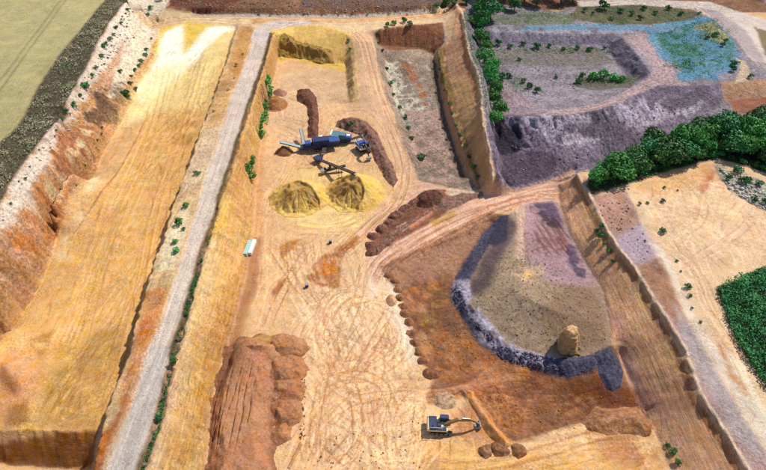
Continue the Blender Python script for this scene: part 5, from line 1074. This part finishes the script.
def excavator(e, house, top, cabc, boomc, swing, A, B, Cc, tip, ang=0):
    tracks(e, 4.5, 2.5)
    MB().box(-1.2, 1.2, -.9, .9, .45, .95).cyl((0, 0, 1.05), (0, 0, 1), .8, .3, 20).build('undercarriage', 'black', e)
    h = MB().box(-2.7, 1.2, -1.45, 1.45, 1.2, 1.75).build('body', house, e)
    MB().box(-2.65, -1.0, -1.4, 1.4, 1.76, 2.35, bev=.12).build('engine_cover', top, h)
    MB().prism([(-3.0, 1.25), (-2.55, 1.25), (-2.55, 2.25), (-2.85, 2.2), (-3.05, 1.9)], -1.42, 1.42).build('counterweight', cabc, h)
    MB().box(-.9, .9, -1.42, -.75, 1.76, 2.05).box(-.9, -.1, -.6, .2, 1.76, 2.1).build('tool_box', 'navy', h)
    mm = MB()
    for y in (-1.38, 1.38): mm.beam((-2.5, y, 2.8), (.1, y, 2.8), .05, .05); mm.beam((-2.5, y, 1.8), (-2.5, y, 2.8), .05, .05); mm.beam((.1, y, 1.8), (.1, y, 2.8), .05, .05)
    mm.build('handrail', cabc, h); MB().cyl((-1.8, -.8, 2.6), (0, 0, 1), .09, .5).build('exhaust', 'black', h)
    c = MB().prism([(-.35, 1.76), (1.35, 1.76), (1.5, 2.2), (1.3, 3.1), (-.35, 3.1)], .5, 1.42).build('cab', 'navy', e)
    MB().box(-.3, 1.22, .55, 1.37, 3.1, 3.2).build('cab_roof', top, c)
    MB().prism([(1.34, 1.95), (1.53, 2.25), (1.36, 3.0), (1.2, 3.0)], .58, 1.34).build('windscreen', 'glass', c); MB().box(-.2, 1.15, 1.42, 1.45, 2.2, 2.95, bev=0).build('side_window', 'glass', c)
    def P(d, z): return (d*math.cos(R(swing)), d*math.sin(R(swing))-.1, z)
    b = MB().beam(P(.7, 1.9), P(A[0], A[1]), .5, .6, .45, .75).beam(P(A[0]-.15, A[1]+.03), P(B[0], B[1]), .45, .75, .35, .45).build('boom', boomc, e)
    MB().beam(P(1.1, 1.5), P(A[0]+.2, A[1]-.3), .16, .16).build('hydraulic_ram', 'steel', b)
    s_ = MB().beam(P(B[0]-.7, B[1]+.55), P(B[0], B[1]), .3, .3, .34, .5).beam(P(B[0], B[1]), P(Cc[0], Cc[1]), .34, .5, .26, .3).build('stick', boomc, e)
    MB().beam(P(A[0]+.8, A[1]+.45), P(B[0]-.6, B[1]+.6), .14, .14).build('hydraulic_ram', 'steel', s_)
    bk = MB(); cx_, cz = Cc; n = 7; w_ = 1.3; arc = []
    for k in range(n+1): a = R(70-k*32); arc.append((cx_+.1+.62*math.cos(a)*.9-.15, cz-.55+.62*math.sin(a)))
    inn = [(cx_-.05+(x-cx_+.05)*.84, cz-.55+(z-cz+.55)*.84) for x, z in arc]
    bk.prism(arc+inn[::-1], -w_/2, w_/2)
    for sd_ in (-1, 1): bk.prism(arc, sd_*w_/2-.03, sd_*w_/2+.03)
    for k in range(5): y = -w_/2+.13+k*.26; bk.box(arc[-1][0]-.22, arc[-1][0]+.05, y-.05, y+.05, arc[-1][1]-.04, arc[-1][1]+.06, bev=0)
    ob = bk.build('bucket', 'steel', e); ob.rotation_euler.z = R(swing); ob.location = (0, -.1, 0)
e = root('excavator', 441, 428, -3, 'tracked excavator with dark blue covers and cream frame reaching right, digging at the orange bank', 'excavator', 1.02)
excavator(e, 'cream', 'navy', 'cream', 'boom', 6, (3.2, 3.5), (6.2, 2.9), (7.7, 1.3), 0)
e = root('excavator', 363, 151, -62, 'smaller white tracked digger with its arm folded down beside the mauve heap', 'excavator', 1.15)
excavator(e, 'white', 'blue', 'white', 'black', -6, (2.4, 3.7), (4.3, 3.0), (5.2, 1.3), 0)
# screening plant and its conveyors
def conveyor(e, name, a, b, w_, mat, belt, leg=True):
    a, b = Vector(a), Vector(b); d = (b-a); side = d.cross(Vector((0, 0, 1))).normalized()
    c = MB(); 
    for s_ in (-1, 1): c.beam(a+side*w_/2*s_, b+side*w_/2*s_, .12, .38)
    n = int(d.length/.9)
    for k in range(n+1): p = a+d*k/n; c.beam(p-side*w_/2-Vector((0, 0, .12)), p+side*w_/2-Vector((0, 0, .12)), .08, .08)
    o = c.build(name, mat, e); MB().beam(a+Vector((0, 0, .14)), b+Vector((0, 0, .14)), w_-.12, .05).build('belt', belt, o)
    for p in (a, b): MB().cyl(p, side, .2, w_+.1).build('drum', 'steel', o)
    if leg:
        p = a+d*.6; l = MB()
        for s_ in (-1, 1): l.beam(p+side*w_/2*s_, Vector((p.x, p.y, .05))+side*w_/2*s_*1.3, .1, .1)
        l.beam(Vector((p.x, p.y, .3))-side*w_/2*1.3, Vector((p.x, p.y, .3))+side*w_/2*1.3, .1, .1).build('support_leg', mat, o)
    return o
e = root('screening_plant', 320, 149, 12, 'long dark blue tracked screening plant with folded side conveyors, above the sand heaps', 'screening plant', 1.08)
tracks(e, 4.2, 2.4, .5, .8)
b_ = MB().prism([(-6.6, 1.0), (5.2, 1.0), (6.0, 2.2), (5.6, 2.8), (-1.2, 2.5), (-6.6, 1.7)], -1.1, 1.1).build('chassis', 'navy', e)
MB().box(-2.4, 3.4, -1.5, 1.5, 2.75, 3.9, taper=.12, bev=.1).build('screen_box', 'navy', e)
sb = MB()
for x in np.linspace(-2.0, 3.0, 7): sb.box(x-.06, x+.06, -1.56, 1.56, 2.85, 3.98, taper=.12, bev=0)
sb.build('screen_ribs', 'blue', e)
MB().box(3.5, 6.2, -1.5, 1.5, 2.5, 3.3, taper=-.35, bev=.02).build('feed_hopper', 'navy', e)
MB().box(3.6, 6.1, -1.35, 1.35, 3.31, 3.45, taper=-.3, bev=0).build('hopper_grid', 'blue', e)
MB().box(-4.6, -2.7, -1.05, 1.05, 2.3, 3.3, bev=.1).build('engine_housing', 'blue', e)
MB().box(.2, 1.3, 1.7, 2.5, 2.2, 3.6, bev=.05).build('control_cabinet', 'white', e)
conveyor(e, 'end_conveyor', (-6.0, 0, 1.5), (-12.4, 1.2, 3.6), 1.1, 'teal', 'belt'); conveyor(e, 'side_conveyor', (-5.0, .9, 1.5), (-5.2, 7.6, 3.5), 1.0, 'navy', 'belt')
conveyor(e, 'side_conveyor', (1.6, -1.0, 1.4), (.4, -6.4, 2.2), 1.2, 'black', 'black', False)
gm = MB()
for x in np.linspace(-2.3, 3.3, 8): gm.beam((x, 1.95, 2.6), (x, 1.95, 3.6), .05, .05)
gm.beam((-2.3, 1.95, 3.6), (3.3, 1.95, 3.6), .05, .05).box(-2.4, 3.4, 1.55, 2.0, 2.5, 2.58, bev=0).build('walkway', 'steel', e)
a_ = at(319.5, 163)[0]; b2 = unproj(355.5, 174, 6.2); dg = math.degrees(math.atan2(b2[1]-a_[1], b2[0]-a_[0])); Lc = math.hypot(b2[1]-a_[1], b2[0]-a_[0])
e = root('stacker_conveyor', 319.5, 163, dg, 'black wheeled stacking conveyor dropping sand onto the right sand heap', 'conveyor', 1.)
conveyor(e, 'belt_frame', (-.8, 0, 1.2), (Lc, 0, 6.2), .95, 'black', 'black')
MB().box(-1.9, .4, -1.0, 1.0, .9, 1.9, taper=-.2).build('feed_box', 'navy', e)
for s_ in (-1, 1): MB().cyl((4.6, s_*1.1, .55), (0, 1, 0), .55, .35).build('wheel', 'black', e)
MB().beam((4.6, -1.2, .55), (4.6, 1.2, .55), .15, .15).build('axle', 'steel', e)
a_ = at(325, 176)[0]; b2 = unproj(341, 169, 2.2); dg = math.degrees(math.atan2(b2[1]-a_[1], b2[0]-a_[0]))
e = root('stacker_conveyor', 331, 172.5, dg, 'short dark conveyor lying low between the two sand heaps', 'conveyor', 1.)
conveyor(e, 'belt_frame', (-2.6, 0, .8), (5.0, 0, 2.2), .9, 'black', 'black')
MB().box(-3.4, -2.2, -.8, .8, .5, 1.4).build('feed_box', 'steel', e)
e = root('crusher', 342, 142, -8, 'teal and grey mobile crusher between the blue screening plant and the white digger', 'crusher', 1.0)
tracks(e, 4.0, 2.4, .5, .8)
MB().box(-3.2, 3.4, -1.0, 1.0, 1.0, 1.7).build('chassis', 'navy', e)
MB().box(-3.4, -1.0, -1.6, 1.6, 1.9, 3.3, taper=-.2, bev=.03).build('feed_hopper', 'teal', e); MB().box(-3.9, -3.5, -1.8, 1.8, 2.2, 3.9, bev=.03).build('hopper_flap', 'white', e)
MB().box(-.8, 1.4, -1.2, 1.2, 1.75, 3.5, bev=.12).build('crusher_box', 'teal', e); MB().box(1.5, 3.4, -1.3, 1.3, 1.75, 3.0, bev=.1).build('engine_housing', 'blue', e)
MB().cyl((.3, 1.45, 2.6), (0, 1, 0), .7, .3, 24).build('flywheel', 'steel', e); MB().box(1.8, 3.1, -.6, .6, 3.02, 3.2).build('engine_grille', 'white', e)
conveyor(e, 'discharge_conveyor', (2.6, 0, 1.1), (7.4, .4, 3.0), .9, 'teal', 'black')
# two pale containers against the slope foot
def container(px, py, deg, mat, label):
    e = root('open_container', px, py, deg, label, 'container', 1., 'pale containers at the foot of the yellow slope'); 
    m = MB().box(-.75, .75, -3.1, 3.1, .15, .25, bev=0)
    for s_ in (-1, 1):
        m.box(s_*.75-.05, s_*.75+.05, -3.1, 3.1, .26, 1.5, bev=0)
        for y in np.linspace(-2.9, 2.9, 10): m.box(s_*.83-.04, s_*.83+.04, y-.08, y+.08, .2, 1.5, bev=0)
        m.box(-.7, .7, s_*3.05-.05, s_*3.05+.05, .26, 1.35, bev=0)
    m.build('shell', mat, e); t_ = MB().box(-.86, .86, -3.12, 3.12, 1.51, 1.6, bev=.03)
    for y in np.linspace(-2.6, 2.6, 7): t_.box(-.8, .8, y-.05, y+.05, 1.6, 1.66, bev=0)
    t_.build('cover', mat, e)
    e.scale = (.62, .88, .8)
    MB().box(-.65, -.45, -3.0, 3.0, 0, .14, bev=0).box(.45, .65, -3.0, 3.0, 0, .14, bev=0).build('skid', 'black', e)
container(248.2, 250, -5, 'pale', 'pale green covered steel container, left of the pair at the slope foot'); container(252.8, 249, -5, 'white', 'white covered steel container, right of the pair at the slope foot')
# small posts and a parked barrel on the floor
e = root('oil_drum', 330.5, 243, 0, 'small dark drum standing alone on the floor below the sand heaps', 'drum'); MB().cyl((0, 0, .55), (0, 0, 1), .42, 1.1).build('shell', 'black', e); MB().cyl((0, 0, 1.12), (0, 0, 1), .44, .05).build('lid', 'steel', e)
e = root('oil_drum', 307, 287, 0, 'small dark blue drum on the pale floor left of the orange stain', 'drum'); MB().cyl((0, 0, .55), (0, 0, 1), .42, 1.1).build('shell', 'navy', e); MB().cyl((0, 0, 1.12), (0, 0, 1), .44, .05).build('lid', 'steel', e)
